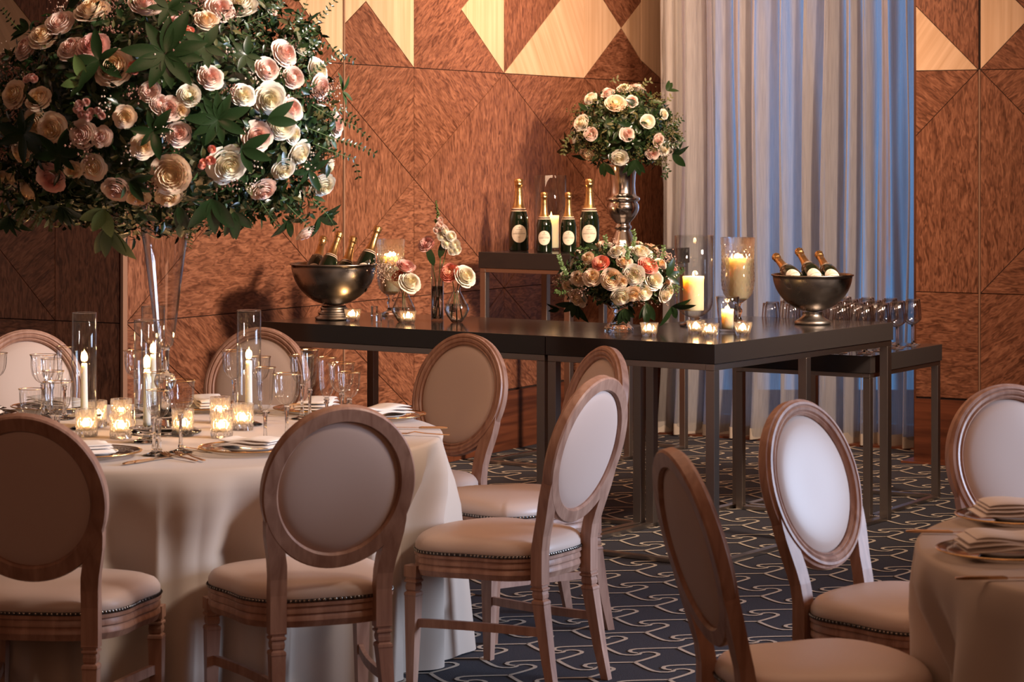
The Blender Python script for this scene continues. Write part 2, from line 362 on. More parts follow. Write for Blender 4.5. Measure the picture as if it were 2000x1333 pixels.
# middle row
piece(bk, [(0.012,z1),(0.012,z2),(.86,1.5)], B0); piece(bk, [(0.012,z2),(T[1],z2),(.86,1.5)], B1); piece(bk, [(T[1],z2),(T[1],z1),(.86,1.5)], B0); piece(bk, [(0.012,z1),(T[1],z1),(.86,1.5)], B3)
a = T[1]+0.012
piece(bk, [(a,z2),(T[2],z2),(T[2],1.51),(a,1.93)], B2); piece(bk, [(a,1.93),(T[2],1.51),(a,1.09)], B0); piece(bk, [(a,z1),(T[2],z1),(T[2],1.51),(a,1.09)], B3)
piece(bk, [(T[2],z2),(T[3],z2),(T[2],1.51)], B1); piece(bk, [(T[2],1.51),(T[3],z2),(T[3],z1)], B0); piece(bk, [(T[2],z1),(T[3],z1),(T[2],1.51)], B3)
piece(bk, [(T[3],z2),(T[4],z2),(T[4],1.5)], B2); piece(bk, [(T[3],z2),(T[4],1.5),(T[3],z1)], B0); piece(bk, [(T[3],z1),(T[4],1.5),(T[4],z1)], B3)
piece(bk, [(T[4],z2),(T[5],z2),(T[5],1.97),(T[4],1.5)], B1); piece(bk, [(T[4],1.5),(T[5],1.97),(T[5],1.03)], B0); piece(bk, [(T[4],z1),(T[5],z1),(T[5],1.03),(T[4],1.5)], B3)
piece(bk, [(T[5],z1),(T[6],z1),(T[6],z2),(T[5],z2)], B0)
# lower row
piece(bk, [(0.012,z1),(.86,z0),(0.012,z0)], B3); piece(bk, [(0.012,z1),(1.43,z1),(.86,z0)], B1); piece(bk, [(1.43,z1),(T[1],z1),(T[1],.72),(.86,z0),(T[1],z0),(.86,z0)][:4], B2)
piece(bk, [(T[1],.72),(T[1],z0),(.86,z0)], B2)
piece(bk, [(a,.72),(2.33,z0),(a,z0)], B3); piece(bk, [(a,.72),(a,z1),(T[2],z1),(T[2],z0),(2.33,z0)], B1)
piece(bk, [(T[2],z1),(T[3],z1),(2.43,z0),(T[2],z0)], B3); piece(bk, [(T[3],z1),(T[3],z0),(2.43,z0)], B2)
piece(bk, [(T[3],z1),(T[3],z0),(4.22,z0)], B1); piece(bk, [(T[3],z1),(T[4],z1),(T[4],z0),(4.22,z0)], B3)
piece(bk, [(T[4],z1),(T[5],z1),(T[5],z0),(T[4],z0)], B2); piece(bk, [(T[5],z1),(T[6],z1),(T[6],z0),(T[5],z0)], B0)
# upper row
piece(bk, [(0.012,z2),(T[1],z2),(1.3,2.40),(T[1],2.68),(T[1],z3),(0.012,z3)], B2); piece(bk, [(1.3,2.40),(T[1],z2),(T[1],2.68)], Mp0)
piece(bk, [(a,z2),(T[2],z2),(1.924,2.41),(a,2.285)], B1); piece(bk, [(a,2.285),(1.924,2.41),(T[2],z2),(T[2],z3),(a,z3)], Mp0)
piece(bk, [(T[2],z2),(T[3],z2),(2.861,2.42),(T[3],2.74),(T[3],z3),(T[2],z3)], B2); piece(bk, [(2.861,2.42),(T[3],z2),(T[3],2.74)], Mp0)
piece(bk, [(T[3],z2),(T[4],2.73),(T[4],z3),(T[3],z3)], B0); piece(bk, [(T[3],z2),(T[4],z2),(T[4],2.73)], Mp1); piece(bk, [(T[4],z2),(4.752,2.407),(T[4],2.73)], Mp0)
piece(bk, [(T[4],2.73),(4.752,2.407),(T[5],2.58),(T[5],z3),(T[4],z3)], B1); piece(bk, [(T[4],z2),(T[5],z2),(T[5],2.22),(4.752,2.407)], B3); piece(bk, [(4.752,2.407),(T[5],2.22),(T[5],2.58)], Mp0)
piece(bk, [(T[5],2.22),(T[6],z2),(T[6],z3),(T[5],z3)], Mp0); piece(bk, [(T[5],z2),(T[6],z2),(T[5],2.22)], B2)
def trim(name, wall, t, wdt, zA, zB, mat, dep=0.012):
    b = MB(); b.box((0,-dep/2,(zA+zB)/2), (wdt,dep,zB-zA)); o = b.obj(name, mat, wall, (t,0,0), smooth=False); o['kind'] = 'structure'; return o
trim('trim_1', bk, -0.002, 0.03, 0, z3, M_trim, 0.014); trim('trim_2', bk, T[1]+0.007, 0.011, 0, z3, M_trim, 0.013)
trim('trim_3', bk, 5.43, 0.13, 0, z3, M_dtrim, 0.02)
# right wall
rw = wall_right
piece(rw, [(0,z1),(.355,z1),(.355,z2),(0,1.735)], B0); piece(rw, [(0,1.735),(.355,z2),(0,z2)], B1)
piece(rw, [(.365,z2),(.95,1.5),(.365,z1)], B0); piece(rw, [(.365,z2),(1.55,z2),(.95,1.5)], B2); piece(rw, [(.365,z1),(1.55,z1),(.95,1.5)], B3); piece(rw, [(1.55,z2),(1.55,z1),(.95,1.5)], B0)
piece(rw, [(0,z2),(.355,z2),(0,2.446)], Mp2); piece(rw, [(0,2.446),(.355,z2),(.355,z3),(0,z3)], B0)
piece(rw, [(.365,z2),(.645,2.37),(.365,2.65)], Mp0); piece(rw, [(.365,z2),(1.55,z2),(1.55,z3),(.365,z3),(.365,2.65),(.645,2.37)], B1)
piece(rw, [(0,z0),(.355,z0),(.355,z1),(0,z1)], B3); piece(rw, [(.365,z0),(1.55,z0),(1.55,z1),(.365,z1)], B2)
for i in range(3):
    xx = 1.56+i*1.3
    for (p,q,mm) in ((z0,z1,B0),(z1,z2,B2),(z2,z3,B1)): piece(rw, [(xx,p),(xx+1.3,p),(xx+1.3,q),(xx,q)], mm)
trim('trim_4', rw, .360, 0.008, 0, z2, M_trim, 0.009); trim('trim_5', rw, 0.0, 0.012, 0, z3, M_dtrim, 0.010)
# left wall (local x grows toward W0, so s = 5.5 - x)
lw = wall_left; S = lambda s: 5.5-s
piece(lw, [(S(.015),z1),(S(.377),z1),(S(.377),z2),(S(.015),z2)], B0); piece(lw, [(S(.377),z1),(S(.377),z2),(S(1.5),z2),(S(1.5),1.99)], B2); piece(lw, [(S(.377),z1),(S(1.5),1.99),(S(1.5),z1)], B0)
piece(lw, [(S(.015),z2),(S(.377),z2),(S(.94),2.65),(S(.94),z3),(S(.015),z3)], B0); piece(lw, [(S(.377),z2),(S(.94),2.65),(S(1.5),z2)], Mp1); piece(lw, [(S(.94),2.65),(S(1.5),z2),(S(1.5),z3),(S(.94),z3)], B1)
piece(lw, [(S(.015),z0),(S(.377),z0),(S(.377),z1),(S(.015),z1)], B0); piece(lw, [(S(.377),z0),(S(1.5),z0),(S(1.5),z1),(S(.377),z1)], B3)
for i in range(3):
    for (p,q,mm) in ((z0,z1,B0),(z1,z2,B1),(z2,z3,B2)): piece(lw, [(i*1.33+.01,p),(i*1.33+1.33,p),(i*1.33+1.33,q),(i*1.33+.01,q)], mm)
for nm_, wl, L in (('baseboard_back', bk, 5.5), ('baseboard_left', lw, 5.5), ('baseboard_right', rw, 6.5)):
    b = MB(); k = 0; x = 0.0
    o = None; e = bpy.data.objects.new(nm_, None); COL.objects.link(e); e.parent = wl; e['kind'] = 'structure'
    while x < L-0.01:
        x1 = min(x+0.92, L); q = MB(); q.box(((x+x1)/2, -0.011, z0/2-0.004), (x1-x-0.003, 0.022, z0-0.010)); q.obj('skirting_board', walnut, e, smooth=False); x = x1
# wooden threshold strip beneath the curtain
b = MB(); b.box((0,0,0.006), (2.2,0.5,0.012)); o = b.obj('trim_6', walnut, None, (W0+U*4.70+V*1.08).to_tuple(), (0,0,math.atan2(V.y,V.x)), smooth=False); o['kind'] = 'structure'
ev = W0+U*4.10+V*4.2
b = MB(); b.box((0,0,0.005), (4.2,0.22,0.010)); o = b.obj('trim_7', walnut, None, (R0+V*2.1-U*0.11).to_tuple(), (0,0,math.atan2(V.y,V.x)), smooth=False); o['kind'] = 'structure'

# carpet pattern: interlocking hooked lines, tufted slightly proud
def carpet_lines():
    e1 = Vector((.155,.229)); e2 = Vector((-.093,.262)); A0 = Vector((.3628,8.553)); Lr = .157
    prof = [(0,0),(.035,-.019),(.07,-.036),(.10,-.049),(.128,-.058),(.150,-.055),(.166,-.040),(.170,-.022),(.164,-.008),(.155,0.0)]
    angs = [math.radians(77), math.radians(197), math.radians(-44)]
    b = MB(); wd = 0.0072; hz = 0.0025
    for i in range(-40, 60):
        for j in range(-40, 60):
            A = A0+e1*i+e2*j
            if not (-4.2 < A.x < 4.6 and 4.6 < A.y < 16): continue
            lim = A.x*1.0
            if A.x < -(A.y*0.23+0.3) or A.x > A.y*0.25+0.3: continue
            for k,an in enumerate(angs):
                # exact end point: B node shared by all three
                Bv = [Vector((.031,.150)), Vector((-.132,-.084)), Vector((.117,-.112))][k]
                an2 = math.atan2(Bv.y, Bv.x); s = Bv.length/.155
                pts = []
                for (x,y) in prof:
                    pts.append(A+Vector((x*math.cos(an2)-y*math.sin(an2), x*math.sin(an2)+y*math.cos(an2)))*s)
                vs = []; n = len(pts)
                for q in range(n):
                    t = (pts[min(q+1,n-1)]-pts[max(q-1,0)]).normalized(); nn = Vector((-t.y,t.x))*wd
                    vs += [(pts[q].x+nn.x, pts[q].y+nn.y, hz), (pts[q].x-nn.x, pts[q].y-nn.y, hz)]
                b.add(vs, [(2*q,2*q+1,2*q+3,2*q+2) for q in range(n-1)])
    o = b.obj('carpet_pattern', M_pile, floor, smooth=False); o['kind'] = 'stuff'
carpet_lines()

# curtain
def curtain():
    b = MB(); n = 900; rows = 26; x0c, x1c = 0.43, 2.09; top = 3.45
    rnd = random.Random(5)
    # irregular pleats
    xs = [0]; 
    while xs[-1] < 1: xs.append(xs[-1]+rnd.uniform(.022,.058))
    amps = [rnd.uniform(.045,.10)*(1 if i%2 else -1) for i in range(len(xs))]
    def f(u, zz):
        uu = u+0.006*math.sin(zz*2.1+u*9)
        for i in range(len(xs)-1):
            if xs[i] <= uu <= xs[i+1] or i == len(xs)-2:
                t = max(0,min(1,(uu-xs[i])/(xs[i+1]-xs[i]))); t = t*t*(3-2*t)
                return amps[i]*(1-t)+amps[i+1]*t
    vs = []
    for r in range(rows+1):
        z = 0.012+(top-0.012)*r/rows; k = 0.75+0.4*(1-r/rows)
        for i in range(n+1):
            u = i/n; d = f(u, z)*k+0.006*math.sin(u*210+z)+0.004*math.sin(u*97-z*3)
            side = 0.018*math.sin(u*60+z*1.2)*(1-r/rows)
            flare = -0.03*(1-u)*(max(0,1-z/0.8))**2
            p = W0+U*(4.5+d)+V*(x0c+(x1c-x0c)*u+side*0.6+flare); vs.append((p.x,p.y,z))
    fs = [(r*(n+1)+i, r*(n+1)+i+1, (r+1)*(n+1)+i+1, (r+1)*(n+1)+i) for r in range(rows) for i in range(n)]
    b.add(vs, fs)
    e = empty('curtain', 'full length sheer grey-beige linen curtain with blue daylight behind it', 'curtain', (0,0,0))
    b.obj('drape', M_curt, e)
    r_ = MB(); rv = []; n2 = 160                     # hidden flap added to keep window light off the back wall
    for i in range(n2+1):
        t = i/n2; p = W0+U*(4.5+.38*t)+V*(x0c+.02*math.sin(t*28)+.01)
        rv += [(p.x,p.y,0.014),(p.x,p.y,top)]
    r_.add(rv, [(2*i,2*i+2,2*i+3,2*i+1) for i in range(n2)]); r_.obj('light_stop_flap', pr('lined_linen', (0.5,0.44,0.38), .9), e)
    h = MB(); hv = []
    for i in range(n+1):
        p = Vector(vs[i]); 
        for zz in (0.010, 0.075): hv.append((p.x-U.x*0.002, p.y-U.y*0.002, zz))
    h.add(hv, [(2*i,2*i+2,2*i+3,2*i+1) for i in range(n)]); h.obj('hem', pr('linen_hem', (0.50,0.43,0.36), .9), e)
    t = MB(); a_ = W0+U*4.5+V*x0c; c_ = W0+U*4.5+V*x1c
    t.tube([(a_.x,a_.y,3.46),(c_.x,c_.y,3.46)], 0.015); t.obj('curtain_rail', M_steel, e)
curtain()

# ------------------------------------------------------------------ console tables
def console(name, label, P0, a, b, la, lb, top, bt, rail, leg, mids_a=(), mids_b=(), group=None):
    # P0 nearest corner; a,b unit directions; la, lb sizes
    e = empty(name, label, 'table', (P0[0], P0[1], 0), math.atan2(a[1], a[0]), group)
    # local x along a, local y = +90deg from a
    sgn = 1 if (a[0]*b[1]-a[1]*b[0]) > 0 else -1
    Y = lambda q: q*sgn
    t = MB(); t.box((la/2, Y(lb/2), top-bt/2), (la, lb, bt)); o = t.obj('tabletop', M_top, e, smooth=False); bevel(o, .002, 2)
    ins = 0.006; zt = top-bt; zr = zt-rail
    def rail_(p, q, z, h, nm_):
        r = MB(); cx = (p[0]+q[0])/2; cyy = (p[1]+q[1])/2
        r.box((cx, cyy, z), (abs(p[0]-q[0])+0.0001 if p[0]!=q[0] else leg, abs(p[1]-q[1]) if p[1]!=q[1] else leg, h))
        o = r.obj(nm_, M_steel, e, smooth=False); bevel(o, .0015, 1)
    x0, x1 = ins+leg/2, la-ins-leg/2; y0, y1 = Y(ins+leg/2), Y(lb-ins-leg/2)
    rail_((x0-leg/2,y0),(x1+leg/2,y0),(zt+zr)/2-.0005,rail,'frame_rail'); rail_((x0-leg/2,y1),(x1+leg/2,y1),(zt+zr)/2-.0005,rail,'frame_rail')
    rail_((x0,y0+Y(leg/2)),(x0,y1-Y(leg/2)),(zt+zr)/2-.0005,rail,'frame_rail'); rail_((x1,y0+Y(leg/2)),(x1,y1-Y(leg/2)),(zt+zr)/2-.0005,rail,'frame_rail')
    fr = 0.018
    rail_((x0+leg/2,y0),(x1-leg/2,y0),fr/2+.001,fr,'floor_rail'); rail_((x0+leg/2,y1),(x1-leg/2,y1),fr/2+.001,fr,'floor_rail')
    rail_((x0,y0+Y(leg/2)),(x0,y1-Y(leg/2)),fr/2+.001,fr,'floor_rail'); rail_((x1,y0+Y(leg/2)),(x1,y1-Y(leg/2)),fr/2+.001,fr,'floor_rail')
    L = [(x0,y0),(x1,y0),(x0,y1),(x1,y1)]+[(m,y0) for m in mids_a]+[(m,y1) for m in mids_a]+[(x0,Y(m)) for m in mids_b]+[(x1,Y(m)) for m in mids_b]
    for (x,y) in L:
        g = MB(); g.box((x,y,zr/2), (leg,leg,zr-0.002)); o = g.obj('leg', M_steel, e, smooth=False); bevel(o, .0015, 1)
    return e
aT = (0.575, 0.818); bT = (-0.818, 0.575)
CA = Vector((0.80, 9.59, 0)); av = Vector((*aT,0)); bv = Vector((*bT,0))
ZT = 0.885
console('console_table', 'long charcoal-topped steel console holding the silver bowl of three bottles and lit hurricanes', CA, aT, bT, 1.576, 0.808, ZT, 0.079, 0.026, 0.040, mids_a=(0.79,))
SB = CA+bv*0.812
console('console_table', 'long charcoal-topped steel console along the burl wall, carrying the bud vases and four-bottle bowl', SB, aT, bT, 0.80, 1.545, ZT, 0.079, 0.026, 0.040, mids_b=())
FD = Vector((0.30, 12.57, 0))
console('tall_console_table', 'tall narrow charcoal-topped console at the wall carrying four standing champagne bottles and the urn', FD, aT, bT, 1.20, 0.585, 1.122, 0.085, 0.022, 0.036, mids_a=(0.60,))
ac = Vector((0.53,0.848,0)).normalized(); bc = Vector((-0.848,0.53,0)).normalized(); PC = Vector((1.60,10.85,0))
console('low_console_table', 'lower charcoal-topped steel console crowded with empty wine glasses, beside the curtain', PC, ac, bc, 0.84, 0.68, 0.735, 0.078, 0.020, 0.034)

# ------------------------------------------------------------------ chairs
CHAIRS = []
def make_chair():
    parts = []
    tilt = math.radians(15)
    def TP(x, s, d):      # backrest plane -> chair space: s = height above pivot z .46, d = depth forward (+y)
        return (x, -0.205 - s*math.sin(tilt) + d*math.cos(tilt), 0.46 + s*math.cos(tilt) + d*math.sin(tilt))
    sc_ = (0.735-0.46)/math.cos(tilt)      # centre of oval
    a_o, b_o, a_i, b_i = 0.215, 0.232, 0.170, 0.188
    N = 72
    # ring cross-section: (u 0 inner..1 outer, depth)
    cs = [(0,-.012),(0,.010),(.10,.016),(.22,.012),(.30,.018),(.45,.021),(.58,.017),(.64,.021),(.80,.020),(.86,.013),(1.0,.010),(1.0,-.014),(.9,-.019),(.12,-.019)]
    secs = []
    for i in range(N):
        t = 2*PI*i/N; c, s = math.cos(t), math.sin(t)
        secs.append([TP((a_i+(a_o-a_i)*u)*c, sc_+(b_i+(b_o-b_i)*u)*s, d) for u,d in cs])
    m = MB(); m.loft(secs, closed=True); parts.append(('back_frame', m.mesh('back_frame', M_limed, True, 35)))
    # upholstered pads
    def pad(sign, dome, off, nmn, mat):
        m = MB(); R = 12; vs = [TP(0, sc_, off+sign*dome)]; fs = []
        for r in range(1, R+1):
            q = r/R
            for i in range(N):
                t = 2*PI*i/N; z = dome*math.sqrt(max(0, 1-q**3.2))
                vs.append(TP((a_i+.002)*q*math.cos(t), sc_+(b_i+.002)*q*math.sin(t), off+sign*z))
        for i in range(N): fs.append((0, 1+i, 1+(i+1)%N))
        for r in range(R-1):
            for i in range(N): fs.append((1+r*N+i, 1+(r+1)*N+i, 1+(r+1)*N+(i+1)%N, 1+r*N+(i+1)%N))
        m.add(vs, fs); parts.append((nmn, m.mesh(nmn, mat)))
    pad(1, .024, .000, 'backrest', M_leather); pad(-1, .012, -.006, 'back_panel', M_panelback)
    # back posts running down into rear legs
    for sx in (-1, 1):
        pts = [(.186,.215),(.181,.185),(.173,.15),(.163,.11),(.155,.07),(.151,.03),(.150,-.02),(.150,-.07),(.150,-.125)]
        wd = [.022,.034,.044,.049,.049,.047,.046,.046,.046]
        secs = []
        for (x,s),w_ in zip(pts, wd):
            ss = s
            if s < 0:
                c = (sx*x, -0.205, 0.46+s)
                secs.append([(c[0]-w_/2, c[1]-.020, c[2]), (c[0]+w_/2, c[1]-.020, c[2]), (c[0]+w_/2, c[1]+.018, c[2]), (c[0]-w_/2, c[1]+.018, c[2])])
            else:
                secs.append([TP(sx*x-w_/2, s, -.0185), TP(sx*x+w_/2, s, -.0185), TP(sx*x+w_/2, s, .016), TP(sx*x-w_/2, s, .016)])
        m = MB(); m.loft(secs); parts.append(('back_post', m.mesh('back_post', M_limed, False)))
    # seat outline
    def outline(k=1.0, z=0, M=96, grow=0.0):
        out = []
        for i in range(M):
            t = 2*PI*i/M; c, s = math.cos(t), math.sin(t)
            ex = 0.62
            x = math.copysign(abs(c)**ex, c); y = math.copysign(abs(s)**ex, s)
            yy = y*0.225+0.022
            wx = 0.212+0.058*(0.5+0.5*y)
            if y > 0.4 and abs(x) < 0.9: yy += 0.016*math.cos(x*PI/1.0)*(y-0.4)/0.6
            if abs(x) > .8: wx -= 0.012*math.exp(-((y+0.15)/0.35)**2)
            out.append(((wx*x)*(k)+grow*c, yy*k+(1-k)*0.02+grow*s, z))
        return out
    m = MB(); secs = [outline(1.0,.415), outline(1.0,.425,grow=.004), outline(1.0,.438,grow=.003), outline(.985,.450), outline(.95,.459), outline(.88,.467), outline(.75,.473), outline(.5,.477), outline(.2,.479)]
    m.loft(secs); parts.append(('seat', m.mesh('seat', M_leather, True, 50)))
    m = MB(); rr = [(.418,.001),(.412,.006),(.404,.006),(.400,.001),(.392,.004),(.384,.004),(.380,-.001),(.374,.003),(.364,.004),(.356,.000),(.346,-.004)]
    m.loft([outline(1.0,z,grow=g) for z,g in rr]); parts.append(('seat_rail', m.mesh('seat_rail', M_limed, True, 30)))
    m = MB(); m.loft([outline(1.0,.4235,grow=.0045), outline(1.0,.4145,grow=.0070), outline(1.0,.4145,grow=.0)], caps=False)
    parts.append(('nail_band', m.mesh('nail_band', M_naild)))
    # nailheads
    ol = [Vector(p) for p in outline(1.0,.419,M=400,grow=.0068)]; m = MB(); acc = 0; last = ol[0]
    for i in range(1, 401):
        p = ol[i%400]; acc += (p-last).length; last = p
        if acc > 0.0105:
            acc = 0; nrm = (Vector((p.x, p.y-0.02, 0))).normalized(); r = .0042
            sd = Vector((-nrm.y, nrm.x, 0)); top_ = p+nrm*r*.8
            ring = [p+sd*r*math.cos(q*PI/3)+Vector((0,0,1))*r*math.sin(q*PI/3) for q in range(6)]
            m.add([top_]+ring, [(0,1+q,1+(q+1)%6) for q in range(6)])
    parts.append(('nailhead_trim', m.mesh('nailhead_trim', M_nail), 'stuff'))
    # legs
    def leg(x, y, z_top, fx, fy):
        prof = [(z_top,.022),(.338,.022),(.336,.018),(.329,.018),(.327,.0215),(.322,.0215),(.318,.0165),(.309,.0185),(.298,.0175),(.294,.0145),(.289,.0205),(.282,.0215),(.278,.0200),(.10,.0155),(0.001,.0125)]
        secs = []
        for z,r in prof:
            k = max(0,(z_top-z)/z_top)**1.3
            cx, cyy = x+(fx-x)*k, y+(fy-y)*k
            secs.append([(cx-r,cyy-r,z),(cx+r,cyy-r,z),(cx+r,cyy+r,z),(cx-r,cyy+r,z)])
        m = MB(); m.loft(secs); return m.mesh('leg', M_limed, False)
    for sx in (-1,1):
        parts.append(('leg', leg(sx*.222, .200, .372, sx*.226, .205)))
        parts.append(('leg', leg(sx*.150, -.205, .340, sx*.163, -.262)))
    for sx in (-1,1):
        pts = [(sx*(.158+.062*q)+sx*-.014*math.sin(q*PI), -.228+.425*q, .195) for q in [i/8 for i in range(9)]]
        secs = [[(p[0]-.007,p[1],p[2]-.013),(p[0]+.007,p[1],p[2]-.013),(p[0]+.007,p[1],p[2]+.013),(p[0]-.007,p[1],p[2]+.013)] for p in pts]
        m = MB(); m.loft(secs); parts.append(('stretcher', m.mesh('stretcher', M_limed, False)))
    return parts
CH = make_chair()
def place_chair(x, y, f, label, group):
    e = empty('dining_chair', label, 'chair', (x,y,0), math.atan2(f[1],f[0])-PI/2, group); CHAIRS.append((x,y,f))
    for p in CH:
        o = link(p[0], p[1], e)
        if len(p) > 2: o['kind'] = p[2]
    return e
GL, GR = 'dining chairs around the left round table', 'dining chairs around the right round table'
place_chair(-1.234, 6.61, (.10,.995), 'oval-back limed chair seen from behind, cut by the left edge of the photo', GL)
place_chair(-.572, 6.81, (-.37,.93), 'oval-back limed chair seen squarely from behind at the front of the left table', GL)
place_chair(-.015, 7.545, (-.857,.515), 'oval-back limed chair turned sideways with pale blue daylight on the back, nearest the carpet', GL)
place_chair(.03, 8.39, (-.91,-.41), 'oval-back limed chair half hidden behind the sideways chair, orange-lit backrest', GL)
place_chair(-.365, 8.88, (-.6,-.8), 'oval-back limed chair facing the camera before the dark console front', GL)
place_chair(-1.06, 9.16, (-.25,-.97), 'oval-back limed chair behind the glass hurricanes at the far side of the left table', GL)
place_chair(-1.75, 9.03, (.35,-.94), 'oval-back limed chair with pale back at the far left edge behind the goblets', GL)
place_chair(1.025, 6.42, (.76,-.65), 'oval-back limed chair with glossy backrest turned three-quarters, left of the right table', GR)
place_chair(.69, 5.60, (.975,.22), 'oval-back limed chair in the foreground seen from its rear edge, leaning left', GR)
place_chair(1.54, 6.78, (.3,-.95), 'oval-back limed chair at the right edge of the photo behind the stacked napkins', GR)

# ------------------------------------------------------------------ round tables and cloths
def round_table(name, label, cx, cyy, R, top):
    e = empty(name, label, 'table', (cx,cyy,0))
    m = MB(); m.lathe([(0,top-.004),(R-.012,top-.004),(R-.008,top-.010),(R-.008,top-.026),(R-.012,top-.030),(0,top-.030)], 64); m.obj('tabletop', M_dtrim, e)
    for i in range(4):
        a = PI/4+i*PI/2; x, y = .45*math.cos(a), .45*math.sin(a)
        m = MB(); m.tube([(x,y,top-.03),(x*1.15,y*1.15,0.0)], .016, 10); m.obj('leg', M_steel, e)
    return e
def chair_limit(cx, cyy, a):
    best = 9.0
    dx, dy = math.cos(a), math.sin(a)
    for (x,y,f) in CHAIRS:
        fv = Vector((f[0],f[1],0)).normalized(); fx = x+fv.x*.262-cx; fy = y+fv.y*.262-cyy   # seat front centre
        den = dx*fv.x+dy*fv.y
        if den > -0.3: continue
        r = (fx*fv.x+fy*fv.y)/den
        lat = abs((r*dx-fx)*(-fv.y)+(r*dy-fy)*fv.x)
        if r > 0 and lat < .5: best = min(best, r-.012+max(0,lat-.25)*.6)
    return best
def tablecloth(label, cx, cyy, R, top, seed, hem_out=.10):
    rnd = random.Random(seed); n = 720; b = MB(); vs = []; fs = []
    ph = [rnd.uniform(0,2*PI) for _ in range(8)]
    fr = [21, 29, 16, 37, 9]; am = [.55,.35,.35,.12,.25]
    rows = [(R*.25,0),(R*.5,0),(R*.75,0),(R*.93,0),(R-.012,-.0005),(R-.003,-.004),(R,-.012)]
    drops = [.03,.07,.12,.18,.26,.35,.45,.55,.64,.70,top-.006]
    def fold(a):
        v = sum(am[i]*math.cos(fr[i]*a+ph[i]) for i in range(5)); return math.tanh(v*1.3)
    rw_ = []
    vs.append((0,0,top))
    for r,dz in rows: vs += [(r*math.cos(2*PI*i/n), r*math.sin(2*PI*i/n), top+dz) for i in range(n)]
    for d in drops:
        k = d/(top-.006); amp = .066*min(1,(d/.22))**1.1*(0.65+.35*k)
        for i in range(n):
            a = 2*PI*i/n; a2 = a+0.03*math.sin(5*a+ph[6])*k
            r = R+.002+hem_out*k*.45+amp*(fold(a2)+.35)
            r += .006*math.sin(3*a+ph[7])
            lim = chair_limit(cx, cyy, a); kk = max(0,min(1,(d-.02)/.26)); kk = kk*kk*(3-2*kk)
            if kk > 0: r = r+(min(r, lim+.03-.085*(1-fold(a2))*.5)-r)*kk
            vs.append((r*math.cos(a), r*math.sin(a), top-d))
    tot = len(rows)+len(drops)
    for i in range(n): fs.append((0,1+i,1+(i+1)%n))
    for q in range(tot-1):
        for i in range(n): fs.append((1+q*n+i,1+(q+1)*n+i,1+(q+1)*n+(i+1)%n,1+q*n+(i+1)%n))
    b.add(vs, fs); o = b.obj('tablecloth', M_cloth, None, (cx,cyy,0))
    tag(o, label, 'tablecloth'); return o
TL = (-1.17, 7.78); TZ = .74
TR = (1.87, 5.42)
round_table('round_table', 'round banquet table under the candlelit cream cloth at left', TL[0], TL[1], .945, TZ-.001)
tablecloth('floor-length cream cloth draped over the left round table with candles', TL[0], TL[1], .95, TZ, 3)
round_table('round_table', 'round banquet table under the plain cloth at the lower right corner', TR[0], TR[1], .955, TZ-.001)
tablecloth('floor-length beige cloth draped over the round table at lower right', TR[0], TR[1], .96, TZ, 11)
TZ += .001

# ------------------------------------------------------------------ candles
def flame_at(parent, x, y, z, h=.028, power=1.1, light=True):
    pr_ = [(0,0),(.25,.08),(.42,.22),(.44,.34),(.32,.55),(.16,.78),(.04,.95),(0,1)]
    m = MB(); m.lathe([(r*h*.31,zz*h) for r,zz in pr_], 14); m.obj('flame', M_flame, parent, (x,y,z))
    if light:
        d = bpy.data.lights.new('flame_light', 'POINT'); d.energy = power; d.color = (1.0,0.52,0.20); d.shadow_soft_size = .012
        o = bpy.data.objects.new('flame_light', d); COL.objects.link(o); o.parent = parent; o.location = (x,y,z+h*.5)
def wick(parent, z, h=.010, x=0, y=0):
    m = MB(); m.tube([(x,y,z-.002),(x,y,z+h*.6),(x+.0015,y,z+h)], .0011, 6); m.obj('wick', M_wick, parent)
def pillar(label, p, r, h, power=1.6, group=None, name='pillar_candle'):
    e = empty(name, label, 'candle', p, 0, group)
    m = MB(); m.lathe([(0,0),(r*.97,0),(r,.003),(r,h-.012),(r*1.04,h-.006),(r*1.02,h),(r*.93,h-.002),(r*.86,h-.012),(r*.74,h-.020),(0,h-.023)], 32); m.obj('wax', M_wax, e)
    wick(e, h-.023, .014); flame_at(e, .001, 0, h-.013, .034, power); return e
